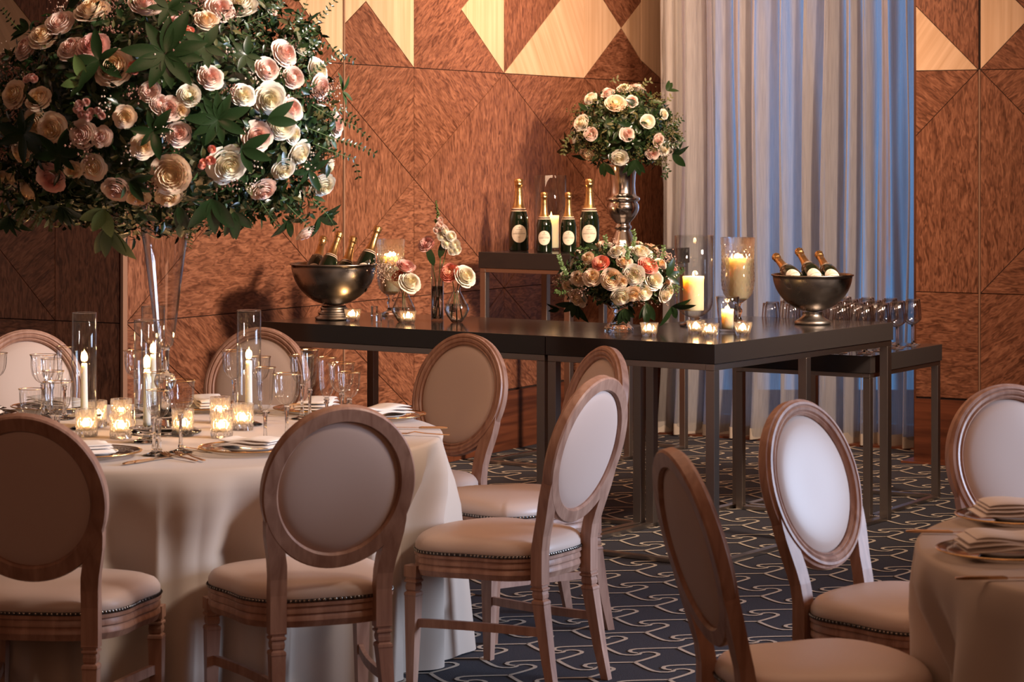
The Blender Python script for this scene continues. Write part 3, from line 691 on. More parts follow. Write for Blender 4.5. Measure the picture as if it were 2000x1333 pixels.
# hurricane tubes with tapers on the left table
def thin_tube(r, h, z0=0.0, th=.002, n=48):
    m = MB(); m.lathe([(r-th,z0),(r,z0),(r,z0+h-.001),(r-th*.5,z0+h),(r-th,z0+h-.001),(r-th,z0)], n); return m
def hurricane(x, Y_, label_h, label_c, ctop, tube_w=.080, g='glass hurricane tubes on the left table'):
    zt = TZ
    p = ((x-1000)*Y_/F, Y_, zt)
    e = empty('candle_holder', label_h, 'candle holder', p, 0, g)
    m = MB(); m.lathe([(0,0),(.044,0),(.045,.004),(.030,.010),(.014,.016),(.011,.024),(.016,.032),(.036,.039),(.054,.043),(.057,.046),(.054,.048),(.012,.048),(.012,.052),(0,.052)], 40, ru=lambda a,z,j: 1+.03*math.cos(8*a) if j in (3,8,9) else 1)
    m.obj('base', M_cryst, e)
    t = thin_tube(tube_w/2, 1.118-zt-.0485, .0485); t.obj('glass_tube', M_glass, e)
    r = MB(); r.lathe([(tube_w/2-.002,1.1178-zt),(tube_w/2,1.1178-zt),(tube_w/2,1.1195-zt),(tube_w/2-.002,1.1195-zt),(tube_w/2-.002,1.1178-zt)], 48); r.obj('rim', M_cryst, e)
    ct = H-(ctop-HOR)*Y_/F-zt
    c = empty('taper_candle', label_c, 'candle', (p[0],p[1],zt+.0525), 0, 'taper candles in the glass tubes')
    hh = ct-.0525
    m = MB(); m.lathe([(0,0),(.0125,0),(.0122,.01),(.0100,hh-.01),(.0088,hh),(.004,hh-.002),(0,hh-.002)], 24); m.obj('wax', M_taper, c)
    wick(c, hh-.002, .008); flame_at(c, .0005, 0, hh+.004, .042, 2.0)
hurricane(164.5, 7.88, 'glass hurricane tube at the left, beside the tall goblets', 'white taper candle alight in the leftmost glass tube', 710)
hurricane(287, 7.52, 'glass hurricane tube in front of the trumpet vase stem', 'white taper candle alight just in front of the trumpet vase', 722)
hurricane(486, 8.00, 'glass hurricane tube in front of the far round chair back', 'white taper candle alight in the rightmost glass tube', 705)
hurricane(299, 8.22, 'glass hurricane tube mostly hidden behind the trumpet vase', 'white taper candle alight behind the trumpet vase', 693)

# faceted votives
def votive_mesh(r, h, n=12, rows=5, taper=1.0):
    m = MB(); vs = []; fs = []
    K = n*2
    for j in range(rows+1):
        z = h*j/rows; rr = r*(taper+(1-taper)*(j/rows))
        for i in range(K):
            a = 2*PI*i/K; q = 1.0 if (i+j)%2 == 0 else .87
            if j == rows: q = .97
            if j == 0: q = .94
            vs.append((rr*q*math.cos(a), rr*q*math.sin(a), z))
    for j in range(rows):
        for i in range(K):
            A,B_,C_,D = j*K+i, j*K+(i+1)%K, (j+1)*K+(i+1)%K, (j+1)*K+i
            if (i+j)%2 == 0: fs += [(A,B_,D),(B_,C_,D)]
            else: fs += [(A,B_,C_),(A,C_,D)]
    b = len(vs); ri = r*.80
    for (rr,z) in ((ri,h-.001),(ri*(taper*.98+.02),h*.22)):
        for i in range(K):
            a = 2*PI*i/K; vs.append((rr*math.cos(a), rr*math.sin(a), z))
    for i in range(K):
        k = (i+1)%K
        fs.append((rows*K+i, rows*K+k, b+k, b+i)); fs.append((b+i,b+k,b+K+k,b+K+i))
    fs.append(tuple(range(K-1,-1,-1))); fs.append(tuple(b+K+i for i in range(K)))
    m.add(vs, fs); return m.mesh('votive_glass', M_vot, False)
VM = votive_mesh(.036, .086, 10, 6); VS = votive_mesh(.041, .056, 8, 3, .72)
M_tea = pr('tealight_wax', (0.85,0.72,0.52), .5)
def votive(p, mesh, hh, label, group, lit=True, r=.036, power=.5, rz=0):
    e = empty('votive_holder', label, 'candle holder', p, rz, group)
    o = link('glass_cup', mesh, e)
    m = MB(); z = hh*.22+.0012; m.lathe([(0,z),(r*.50,z),(r*.52,z+.011),(r*.46,z+.010),(0,z+.009)], 20); m.obj('tealight', M_tea, e)
    flame_at(e, 0, 0, z+.012, .020, power, lit)
GV = 'faceted crystal votives on the left table'
for (x,y,l) in ((169,858,'crystal votive lit at the foot of the leftmost taper'),(236,862,'crystal votive lit, front of the pair left of the tall tubes'),(237,836,'crystal votive directly behind the front left pair'),
                (188,840,'crystal votive tucked behind the leftmost lit votive'),(357,858,'crystal votive behind the big goblet with gold rim'),(430,832,'crystal votive at the back of the right-hand cluster of three'),
                (433,861,'crystal votive lit at the front of the right-hand cluster'),(474,846,'crystal votive lit just below the rightmost taper')):
    p = P(x, y-6, TZ); votive(p, VM, .086, l, GV, True, .036, .85, x*.1)
GS = 'small tapered glass votives on the dark consoles'
for (x,y,l) in ((689,632,'small tapered votive beside the foot of the four-bottle bowl'),(797,636,'small tapered votive in front of the blush flower bud vase'),(1268,661,'small tapered votive right of the flower compote'),
                (1359,657,'small tapered votive behind another, under the clear hurricane'),(1386,663,'small tapered votive nearest the console corner'),(1451,660,'small tapered votive right of the candle tumbler')):
    p = P(x, y-4, ZT+.001); votive(p, VS, .056, l, GS, True, .034, .5, x*.1)

# ------------------------------------------------------------------ goblets with gold rims
def goblet_meshes(kind):
    if kind == 'large': h, r, hb, fr = .215, .044, .098, .036; bp = [(.006,0),(.014,.004),(.024,.012),(.034,.030),(.038,.055),(.0385,.075),(.040,.088),(.044,.098)]
    elif kind == 'small': h, r, hb, fr = .194, .037, .084, .034; bp = [(.006,0),(.012,.004),(.021,.012),(.029,.028),(.0325,.048),(.033,.064),(.0345,.076),(.037,.084)]
    else: h, r, hb, fr = .245, .032, .130, .033; bp = [(.006,0),(.011,.005),(.017,.016),(.0215,.036),(.024,.070),(.0255,.100),(.028,.120),(.032,.130)]
    zb = h-hb; out = []
    ru = lambda a,z,j: 1+.035*math.cos(12*a)
    m = MB(); prof = [(rr,zb+z) for rr,z in bp]; inner = [(max(.001,rr-.0016),zb+z+.0012) for rr,z in bp][::-1]
    m.lathe([(0,zb)]+prof, 72, ru=lambda a,z,j: 1+.065*math.cos(12*a)*(1 if j < len(prof)-1 else .3))
    bowl = m.mesh('bowl', M_glass_b)
    m = MB(); st = [(0,zb-.001),(.0075,zb-.001),(.010,zb-.006),(.0065,zb-.010),(.0095,zb-.015),(.0052,zb-.020),(.0042,zb*.5),(.0062,.026),(.0085,.016),(.0060,.013)]
    st += [(.012,.009),(fr*.6,.005),(fr,.0022),(fr,.0008),(0,.0005)]
    m.lathe(st, 30, ru=lambda a,z,j: 1+.12*math.cos(6*a) if 5 <= j <= 8 else 1); stem = m.mesh('stem', M_cryst)
    m = MB(); m.lathe([(r-.0012,h-.0016),(r+.0006,h-.0016),(r+.0009,h),(r-.0012,h),(r-.0012,h-.0016)], 48); rim = m.mesh('gold_rim', M_gold)
    return bowl, stem, rim
GM = {k: goblet_meshes(k) for k in ('large','small','flute')}
HT = {'large': .215, 'small': .194, 'flute': .245}
def goblet(kind, x, rim_y, label):
    Y_ = F*(H-TZ-HT[kind])/(rim_y-HOR); p = ((x-1000)*Y_/F, Y_, TZ+.0005)
    e = empty('goblet' if kind != 'flute' else 'flute_glass', label, 'glass', p, x*.37, 'gold-rimmed glasses on the left table')
    for n_, me in zip(('bowl','stem','gold_rim'), GM[kind]): link(n_, me, e)
for k,x,y,l in (('small',311,762,'small gold-rimmed goblet in front of the candle tubes'),('large',353,743,'large gold-rimmed goblet above the two crossed forks'),('flute',301,728,'gold-rimmed flute between the tube and the large front goblet'),
    ('large',113,746,'large gold-rimmed goblet nearest the left foreground chair'),('flute',104,725,'gold-rimmed flute just behind the large left goblet'),('small',61,760,'small gold-rimmed goblet leftmost on the table'),
    ('large',84,693,'large gold-rimmed goblet before the far left chair back'),('small',101,701,'small gold-rimmed goblet amid the far left glasses'),('flute',126,677,'gold-rimmed flute touching the leftmost tube from behind'),
    ('large',266,685,'large gold-rimmed goblet left of the trumpet vase stem'),('large',457,685,'large gold-rimmed goblet behind the rightmost tube'),('small',508,697,'small gold-rimmed goblet in front of the far chair back, right of the tube'),
    ('flute',518,718,'gold-rimmed flute right of the rightmost taper'),('large',560,730,'large gold-rimmed goblet just above the front chair back'),
    ('large',590,694,'large gold-rimmed goblet at the left of the far right group'),('flute',605,683,'gold-rimmed flute, tallest of the far right group'),('flute',638,698,'gold-rimmed flute in the middle of the far right group'),
    ('large',667,709,'large gold-rimmed goblet in the far right group beside the table leg'),('small',682,727,'small gold-rimmed goblet, rightmost glass of the table'),
    ('small',-6,690,'small gold-rimmed goblet cut by the left border')):
    goblet(k,x,y,l)

# ------------------------------------------------------------------ plates, napkins, cutlery
def charger(p, label, g):
    e = empty('charger_plate', label, 'plate', p, 0, g)
    m = MB(); R = .152
    m.lathe([(0,.001),(.10,.001),(.115,.004),(.147,.014),(R,.0155),(R,.018),(.145,.017),(.113,.007),(.10,.004),(0,.004)], 64, ru=lambda a,z,j: 1+(.004*math.cos(40*a) if j in (2,3,7) else 0))
    m.obj('glass_plate', M_glass_b, e)
    m = MB(); m.lathe([(R-.004,.0170),(R+.001,.0160),(R+.0022,.0185),(R-.003,.0195),(R-.004,.0170)], 64); m.obj('gold_rim', M_gold, e)
    m = MB()
    for k in range(56):
        a = 2*PI*k/56; r = .128; c = Vector((r*math.cos(a), r*math.sin(a), .0125)); q = .0028
        m.add([c+Vector(v)*q for v in ((1,0,0),(0,1,0),(-1,0,0),(0,-1,0),(0,0,1.3),(0,0,-.5))], [(0,1,4),(1,2,4),(2,3,4),(3,0,4),(1,0,5),(2,1,5),(3,2,5),(0,3,5)])
    o = m.obj('beading', M_cryst, e); o['kind'] = 'stuff'
def china(p, label, g):
    m = MB(); m.lathe([(0,.0),(.055,.0),(.058,.002),(.082,.011),(.084,.0125),(.081,.0125),(.057,.0045),(0,.0045)], 48)
    o = m.obj('side_plate', M_china, None, p); tag(o, label, 'plate', g)
def napkin(p, rz, label, g, L=.20, W=.105, lay=3, seed=1):
    rnd = random.Random(seed); m = MB(); z = 0
    for q in range(lay):
        n = 18; th = .0075; l2, w2 = L/2*(1-.05*q), W/2*(1-.06*q); off = rnd.uniform(-.006,.006)
        secs = []
        for i in range(n+1):
            t = i/n; x = -l2+2*l2*t+off; bz = .004*math.sin(t*PI*1.3+q)+.003*math.sin(t*9+seed+q)
            e_ = min(1, min(t,1-t)*8+.35); hh = th*e_
            yy = w2*(1-.03*math.sin(t*7+seed))
            sec = [(x,-yy,z+bz+.3*hh),(x,-yy-.003,z+bz+.6*hh),(x,-yy,z+bz+hh),(x,-yy*.4,z+bz+hh*1.15),(x,yy*.4,z+bz+hh*1.15),(x,yy,z+bz+hh),(x,yy+.003,z+bz+.6*hh),(x,yy,z+bz+.2*hh),(x,0,z+bz)]
            secs.append([(a_,b_,max(c_,.0002)) for a_,b_,c_ in sec])
        m.loft(secs); z += th*1.05+.002
    o = m.obj('napkin', M_napkin, None, p, (0,0,rz), angle=60); tag(o, label, 'napkin', g)
def knife(p, rz, label, g, L=.22):
    e = empty('table_knife', label, 'cutlery', p, rz, g)
    m = MB(); m.loft([[(x,-w_,z0_),(x,w_,z0_),(x,w_,z1_),(x,-w_,z1_)] for x,w_,z0_,z1_ in ((-L/2,.0055,.002,.006),(-L/2+.02,.0055,.001,.008),(-.01,.004,.001,.008),(0,.003,.001,.006))]); o = m.obj('handle', M_cut, e, smooth=False); bevel(o,.001,1)
    m = MB(); m.loft([[(x,y0_,.0035),(x,y1_,.0035),(x,y1_,.0045),(x,y0_,.0045)] for x,y0_,y1_ in ((0,-.003,.003),(.02,-.006,.005),(L/2-.02,-.008,.005),(L/2-.004,-.002,.005),(L/2,.003,.005))]); m.obj('blade', M_cut, e, smooth=False)
def fork(p, rz, label, g, L=.20):
    e = empty('table_fork', label, 'cutlery', p, rz, g)
    m = MB(); secs = []
    for x,w_,z in ((-L/2,.0055,.003),(-L/2+.02,.0050,.003),(-.01,.0028,.006),(.02,.0032,.010),(.032,.011,.007),(.045,.0125,.004)):
        secs.append([(x,-w_,z),(x,w_,z),(x,w_,z+.0028),(x,-w_,z+.0028)])
    m.loft(secs); o = m.obj('handle', M_cut, e, smooth=False); bevel(o,.001,1)
    for k in range(4):
        y = -.0105+k*.007; m = MB(); m.loft([[(x,y-w_,z),(x,y+w_,z),(x,y+w_,z+.002),(x,y-w_,z+.002)] for x,w_,z in ((.044,.0022,.004),(.075,.0018,.004),(.10,.0008,.010))]); m.obj('tine', M_cut, e, smooth=False)
GC, GN, GK = 'gold-rimmed glass charger plates on the left table', 'folded napkins on the left table', 'gold cutlery on the left table'
ct = Vector((TL[0],TL[1],TZ+.0005))
sett = [(175,893,'glass charger by the left foreground chair',1),(488,884,'glass charger directly in front of the lit votive cluster',2),(744,819,'glass charger peeking out right of the front chair back',3),
        (620,806,'glass charger behind the group of far right glasses',4),(410,802,'glass charger before the far middle chair',5),(108,802,'glass charger behind the leftmost taper tube',6),(-55,818,'glass charger cut by the left photo edge',7)]
for x,y,l,k in sett:
    p = P(x,y,TZ+.0005); charger(p, 'gold-rimmed '+l, GC)
    china((p.x,p.y,p.z+.0045), 'small white plate on the '+l, 'white side plates on the left table')
    d = ct-p; napkin((p.x,p.y,p.z+.0175), math.atan2(d.y,d.x)+(.5 if k!=3 else 0.2), 'folded ivory napkin on the '+l, GN, seed=k)
for x,y,ang,l in ((278,903,60,'gold knife, left of the pair beside the goblet feet'),(300,900,58,'gold knife, right of the pair beside the goblet feet'),(386,880,135,'gold knife with its tip at the charger by the votive cluster')):
    p = P(x,y,TZ+.001); knife(p, math.radians(ang), l, GK, .17)
for x,y,ang,l in ((352,897,128,'gold fork, left of the two below the large goblet'),(372,896,122,'gold fork, right of the two below the large goblet'),(822,851,168,'gold fork right of the front chair back')):
    p = P(x,y,TZ+.001); fork(p, math.radians(ang), l, GK, .19)
p = P(818,838,TZ+.001); knife(p, math.radians(174), 'thin gold knife beyond the fork, right of the front chair back', GK, .19)
# right table
GC2 = 'chargers on the right table'
for x,y,l,k in ((1990,1020,'farther glass charger on the right table',21),(1965,1088,'nearer glass charger on the right table',22)):
    p = P(x,y,TZ+.0005); charger(p, 'gold-rimmed '+l, GC2); china((p.x,p.y,p.z+.0045), 'small white plate on the '+l, 'side plates on the right table')
    napkin((p.x+.02,p.y,p.z+.0175), .05, 'thick folded napkin on the '+l, 'napkins on the right table', L=.25, W=.14, lay=4, seed=k)
for x,y,ang,l in ((1862,1043,-8,'dark gold knife between the two chargers on the right table'),(1968,1133,4,'dark gold knife at the near edge of the right table')):
    p = P(x,y,TZ+.001); knife(p, math.radians(ang), l, 'cutlery on the right table', .22)

# ------------------------------------------------------------------ flowers
def petal_patch(m, a0, w, r0, r1, zb, zt, curl, cup=.25, nu=5, nv=5, tip=.2):
    vs = []
    for j in range(nv):
        v = j/(nv-1)
        for i in range(nu):
            u = -1+2*i/(nu-1)
            ve = v*(1-tip*abs(u)**2.2)
            ww = w*(.35+.65*math.sin(min(1,v*1.15+.12)*PI*.62))
            a = a0+u*ww
            r = r0+(r1-r0)*ve**.75+curl*max(0,ve-.7)/.3*.5
            r += .035*u*(1 if r1 < .8 else .4)
            z = zb+(zt-zb)*ve**(.8+cup) - curl*max(0,ve-.75)/.25*.22
            z += .02*math.sin(u*5+a0*3)*v
            vs.append((r*math.cos(a), r*math.sin(a), z))
    m.add(vs, [(j*nu+i, j*nu+i+1, (j+1)*nu+i+1, (j+1)*nu+i) for j in range(nv-1) for i in range(nu-1)])
def rose_mesh(seed, openness=1.0, ruff=False):
    rnd = random.Random(seed); m = MB()
    m.lathe([(0,.50),(.10,.48),(.22,.42),(.36,.32),(.50,.20),(.62,.04),(.66,-.05),(.5,-.16),(0,-.25)], 20)
    if not ruff:
        rings = [(2,.03,.07,.20,.66,.0,2.2),(3,.06,.15,.16,.67,.0,1.5),(4,.14,.24,.12,.67,.01,1.15),(4,.22,.34,.08,.65,.02,1.1),(5,.32,.45,.03,.61,.04,.9),(5,.40,.57,-.02,.55,.08,.9),(6,.44,.70,-.07,.45,.12,.74),(6,.46,.85,-.12,.32,.16,.74),(6,.48,1.0,-.16,.17,.18,.72)]
    else:
        rings = [(4,.02,.12,.15,.42,.0,1.2),(6,.05,.24,.12,.50,.0,.9),(8,.10,.36,.08,.54,-.02,.7),(9,.18,.50,.03,.54,-.03,.6),(10,.28,.64,-.02,.50,-.02,.5),(10,.36,.78,-.07,.42,.03,.5),(10,.42,.92,-.12,.28,.06,.5)]
    for k,(n,r0,r1,zb,zt,curl,w) in enumerate(rings):
        a0 = rnd.uniform(0,6.28)
        for i in range(n):
            petal_patch(m, a0+2*PI*i/n+rnd.uniform(-.12,.12), w*rnd.uniform(.85,1.1), r0*openness, (r1*openness if k>3 else r1)*rnd.uniform(.93,1.05), zb, zt*rnd.uniform(.93,1.04), curl*rnd.uniform(.7,1.3), nu=5, nv=5, tip=rnd.uniform(.12,.32) if not ruff else .12)
    return m
ROSE = {}
for key in 'wcbpk': ROSE[key] = [rose_mesh(s_, 1).mesh('rose', PET[key], True, 'raw') for s_ in (1,2,3)]+[rose_mesh(5, 1, True).mesh('rose', PET[key], True, 'raw')]
def leaf_geom(m, L, W, M, bend=.15, fold=.12, seg=6):
    vs = []
    for j in range(seg+1):
        v = j/seg; w_ = W*.5*(math.sin(PI*v**.85)**.8 if 0<v<1 else 0)
        z = -bend*L*v*v
        vs += [(-w_, v*L, z+fold*w_), (0, v*L, z), (w_, v*L, z+fold*w_)]
    fs = []
    for j in range(seg):
        for i in (0,1): fs.append((j*3+i, j*3+i+1, (j+1)*3+i+1, (j+1)*3+i))
    m.add(vs, fs, M)
def orient(nrm, roll=0.0):
    q = Vector(nrm).normalized().to_track_quat('Z','Y'); return q @ Quaternion((0,0,1), roll)
LEAFM = []
for i,(L,W,mt) in enumerate(((1,.36,0),(1,.42,0),(1,.34,1),(1,.45,2))):
    m = MB(); leaf_geom(m, 1, W, None, .18, .2, 7); LEAFM.append(m.mesh('leaf', LF[mt], True, 'raw'))
def ell_hit(px, py, C, R, shrink=1.0):
    o = Vector((0,0,H)); d = ray(px,py)
    oo = Vector(((o.x-C.x)/R.x,(o.y-C.y)/R.y,(o.z-C.z)/R.z))/shrink; dd = Vector((d.x/R.x,d.y/R.y,d.z/R.z))/shrink
    a = dd.dot(dd); b = 2*oo.dot(dd); c = oo.dot(oo)-1; D = b*b-4*a*c
    if D <= 0: t = -b/(2*a)
    else: t = (-b-math.sqrt(D))/(2*a)
    p = o+d*t; n = Vector(((p.x-C.x)/R.x**2,(p.y-C.y)/R.y**2,(p.z-C.z)/R.z**2)).normalized()
    return p, n
def foliage(m, C, R, n, rnd, l0, l1, mats, shell=(.72,1.02), zmin=-1):
    for i in range(n):
        while True:
            d = Vector((rnd.gauss(0,1),rnd.gauss(0,1),rnd.gauss(0,1))).normalized()
            if d.z > zmin: break
        k = rnd.uniform(*shell); p = Vector((d.x*R.x*k, d.y*R.y*k, d.z*R.z*k))
        nrm = (d+Vector((rnd.gauss(0,.5),rnd.gauss(0,.5),rnd.gauss(0,.5)))).normalized()
        M = Matrix.Translation(C+p) @ orient(nrm, rnd.uniform(0,6.28)).to_matrix().to_4x4() @ Matrix.Rotation(rnd.uniform(-.2,.9),4,'X')
        m.cur = rnd.choice(mats); L = rnd.uniform(l0,l1)
        leaf_geom(m, L, L*rnd.uniform(.28,.5), M, .2, .25, 3)
    m.cur = 0
def berry(m, p, r, M=None):
    m.add([(p[0]+r*x,p[1]+r*y,p[2]+r*z) for x,y,z in ((1,0,0),(0,1,0),(-1,0,0),(0,-1,0),(0,0,1),(0,0,-1))], [(0,1,4),(1,2,4),(2,3,4),(3,0,4),(1,0,5),(2,1,5),(3,2,5),(0,3,5)])
def blossoms(name, C, R, n, rnd, mat, r0, r1, per=26, spread=.03, parent=None, zmin=-.8, shell=1.02, front=False):
    m = MB()
    for i in range(n):
        while True:
            d = Vector((rnd.gauss(0,1),rnd.gauss(0,1),rnd.gauss(0,1))).normalized()
            if d.z > zmin and (not front or d.y < .3): break
        c = C+Vector((d.x*R.x*shell,d.y*R.y*shell,d.z*R.z*shell))
        for k in range(per): berry(m, c+Vector((rnd.gauss(0,spread),rnd.gauss(0,spread),rnd.gauss(0,spread*.8))), rnd.uniform(r0,r1))
    o = m.obj(name, mat, parent, smooth=False); o['kind'] = 'stuff'; return o
def sprig(e, base, pts, L0, name='sprig', mat=0, dens=.012, lw=.45, thick=.0012):
    m = MB(); pl = [Vector(p)-base for p in pts]; m.cur = 1
    # smooth
    path = []
    for i in range(len(pl)-1):
        for k in range(6):
            path.append(pl[i].lerp(pl[i+1], k/6))
    path.append(pl[-1]); m.tube(path, [thick*(1.2-.8*i/len(path)) for i in range(len(path))], 5)
    m.cur = 0; acc = 0; sd = 1
    for i in range(1,len(path)):
        seg = path[i]-path[i-1]; acc += seg.length
        if acc > dens:
            acc = 0; t = seg.normalized()
            for sd in (1,-1):
                side = t.cross(Vector((0,-1,0))).normalized()*sd
                dirv = (side*.9+t*.6+Vector((0,random.uniform(-.4,.3),random.uniform(-.2,.2)))).normalized()
                nrm = dirv.cross(t).normalized() if sd>0 else t.cross(dirv).normalized()
                if nrm.y > 0: nrm = -nrm
                X = dirv.cross(nrm); M = Matrix((( X.x,dirv.x,nrm.x,path[i].x),(X.y,dirv.y,nrm.y,path[i].y),(X.z,dirv.z,nrm.z,path[i].z),(0,0,0,1)))
                leaf_geom(m, L0*random.uniform(.7,1.15), L0*lw, M, .15, .2, 3)
    return m.obj(name, [LF[mat], M_stem], e, angle='raw')
def arrangement(label, base, C, R, roses, seed, nfol, leaf_rng, core=.72, rosettes=(), extra_leaves=0, back=16, cat='flowers', name='flower_arrangement', zmin=-1, folmats=(0,0,0,1,1,3), rose_off=0.0):
    rnd = random.Random(seed); base = Vector(base); C = Vector(C); R = Vector(R)
    e = empty(name, label, cat, base)
    m = MB()
    # dense dark heart of stems and leaves
    ico = bmesh.new(); bmesh.ops.create_icosphere(ico, subdivisions=3, radius=1.0)
    vs = [tuple(C-base+Vector((v.co.x*R.x, v.co.y*R.y, v.co.z*R.z))*core*(1+.05*math.sin(v.co.x*17+v.co.z*11))) for v in ico.verts]; fs = [[q.index for q in f.verts] for f in ico.faces]; ico.free()
    m.cur = 0; m.add(vs, fs)
    foliage(m, C-base, R, nfol, rnd, leaf_rng[0], leaf_rng[1], folmats, (core,1.0), zmin)
    o = m.obj('foliage', LF, e, angle='raw'); o['kind'] = 'stuff'
    for k,(x,y,dm,c) in enumerate(roses):
        p,n = ell_hit(x,y,C,R,1.0); r = dm*.5*p.y/F*(1.17 if p.y < 9 else 1.08)
        n = (n+Vector((0,-.35,0))+Vector((rnd.gauss(0,.22),rnd.gauss(0,.1),rnd.gauss(0,.22)+.08))).normalized()
        me = ROSE[c][3 if (c=='k' or rnd.random()<.16) else rnd.randrange(3)]
        link('rose', me, e, p-base-n*r*.15+n*rose_off, orient(n, rnd.uniform(0,6.28)), r)
    for k in range(back):
        d = Vector((rnd.gauss(0,1),abs(rnd.gauss(0,1))+.2,rnd.gauss(0,.8))).normalized()
        if d.z < zmin*.8: d.z = -d.z
        p = C+Vector((d.x*R.x,d.y*R.y,d.z*R.z)); c = rnd.choice([q[3] for q in roses]); r = rnd.choice([q[2] for q in roses])*.5*C.y/F
        link('rose', ROSE[c][rnd.randrange(3)], e, p-base, orient(d, rnd.uniform(0,6.28)), r)
    for (x,y,Lp,n_,mt,dirs) in rosettes:
        p,nn = ell_hit(x,y,C,R,1.03); L = Lp*p.y/F; nn = (nn+Vector((0,-.6,0))).normalized()
        a0 = rnd.uniform(0,6.28)
        for q in range(n_):
            if dirs is None: a = a0+2*PI*q/n_+rnd.uniform(-.2,.2); ll = L*rnd.uniform(.75,1.15)
            else: a = math.radians(dirs[0]+(dirs[1]-dirs[0])*(q+.5)/n_)+rnd.uniform(-.15,.15); ll = L*rnd.uniform(.7,1.1)
            dv = Vector((math.cos(a), rnd.uniform(-.55,.2), math.sin(a))); dv = (dv-nn*dv.dot(nn)+nn*.25).normalized()
            nz = (nn-dv*nn.dot(dv)).normalized(); X = dv.cross(nz)
            qq = Matrix(((X.x,dv.x,nz.x),(X.y,dv.y,nz.y),(X.z,dv.z,nz.z))).to_quaternion()
            link('leaf', LEAFM[mt] if rnd.random()<.8 else LEAFM[0], e, p-base+nn*.01, qq, ll)
    for k in range(extra_leaves):
        while True:
            d = Vector((rnd.gauss(0,1),rnd.gauss(-.4,1),rnd.gauss(0,1))).normalized()
            if d.z > zmin: break
        p = Vector((d.x*R.x,d.y*R.y,d.z*R.z))*.96; n2 = (d+Vector((rnd.gauss(0,.3),rnd.gauss(-.3,.3),rnd.gauss(0,.3)))).normalized()
        q = orient(n2, rnd.uniform(0,6.28)) @ Quaternion((1,0,0), rnd.uniform(0,.8))
        link('leaf', LEAFM[rnd.choice((0,0,1,2))], e, C-base+p, q, leaf_rng[1]*rnd.uniform(1.1,2.0))
    return e, rnd
# --- big arrangement on the trumpet vase
VX, VY = -1.11, 7.78
CB = Vector((-1.12, 7.78, 1.765)); RB = Vector((.545, .50, .405))
big = [(118,47,58,'b'),(85,70,52,'c'),(52,93,50,'b'),(180,20,62,'c'),(181,91,58,'p'),(140,95,52,'b'),(222,132,68,'c'),(75,192,46,'c'),(28,185,50,'c'),(70,240,52,'c'),(102,252,54,'c'),(162,262,52,'b'),(198,268,38,'b'),(243,228,40,'c'),
 (293,180,42,'b'),(312,204,38,'b'),(330,213,44,'b'),(352,215,30,'c'),(410,151,46,'b'),(369,187,44,'w'),(348,262,44,'b'),(278,285,44,'c'),(143,331,36,'c'),(182,326,46,'c'),(100,348,54,'p'),(24,345,36,'c'),(54,373,40,'c'),(8,345,34,'c'),
 (226,370,48,'b'),(268,382,44,'c'),(334,340,76,'c'),(328,384,46,'c'),(445,320,70,'w'),(553,331,42,'w'),(515,371,48,'b'),(578,378,44,'w'),(632,362,46,'w'),(640,325,40,'w'),(502,267,54,'b'),(547,245,56,'w'),(573,263,34,'w'),(584,300,48,'w'),
 (568,213,46,'b'),(526,193,56,'w'),(474,187,44,'w'),(520,136,48,'b'),(556,105,50,'b'),(572,152,42,'b'),(620,138,46,'w'),(626,170,44,'b'),(656,243,42,'b'),(282,10,54,'b'),(336,42,40,'b'),(404,40,44,'c'),(428,18,54,'b'),(472,12,58,'w'),(42,300,44,'c'),
 (527,17,34,'b'),(597,455,36,'b'),(586,95,28,'w')]
ro = [(323,108,92,10,0,None),(425,234,64,11,0,None),(168,158,56,4,3,(100,260)),(50,262,66,7,0,None),(413,385,84,3,0,(-125,-50)),(206,405,70,4,3,(-180,-70)),(212,440,80,4,2,(-115,-65)),(560,425,50,5,0,(-150,-30)),(520,235,84,2,0,(-20,50)),(60,60,52,4,0,(120,220)),
      (664,180,38,4,2,(-80,90)),(470,290,64,3,0,(-90,50)),(255,350,60,3,1,(-80,20)),(330,20,54,6,0,None),(195,120,60,5,0,None),(600,330,44,6,0,None),(400,95,52,5,1,None),(120,300,52,6,0,None),(480,110,40,6,1,None),(620,420,46,6,0,(-90,10)),(350,400,60,4,0,(-100,-70)),(120,400,56,7,0,(-150,-30)),(20,420,56,5,0,(-150,-30)),(300,255,52,6,0,None),(455,410,60,5,0,(-110,-40))]
eb, rnd = arrangement('huge globe of blush and cream roses with dark leaves atop the trumpet vase', (VX,VY,1.46), CB, RB, big, 4, 8500, (.022,.048), .80, ro, 70, 34)
bb = Vector((VX,VY,1.46))
blossoms('filler_blossom', CB-bb, RB, 30, rnd, M_bud, .0022,.0042, 22, .018, eb, front=True)
blossoms('brown_filler', CB-bb, RB, 34, rnd, M_budp, .0024,.0046, 30, .017, eb, front=True)
def cluster(e, base, C, R, x, y, c, n, dm, sp):
    for i in range(n):
        p,nn = ell_hit(x+random.gauss(0,sp), y+random.gauss(0,sp), C, R, 1.03); r = dm*.5*p.y/F
        link('blossom', ROSE[c][3], e, p-base, orient((nn+Vector((random.gauss(0,.3),-.4,random.gauss(0,.3)))).normalized(), i), r)
lf = MB(); lr_ = random.Random(77)
for x,y,rx,rz_ in ((60,392,.14,.07),(150,402,.13,.07),(5,330,.09,.10),(560,385,.11,.075),(470,395,.12,.065),(625,270,.055,.14),(590,75,.06,.07),(500,15,.12,.08),(310,398,.15,.05)):
    foliage(lf, px3(x,y,7.74)-bb, Vector((rx,.18,rz_)), 330, lr_, .020,.046, (0,0,0,1,1,3), (.2,1.05))
o = lf.obj('foliage', LF, eb, angle='raw'); o['kind'] = 'stuff'
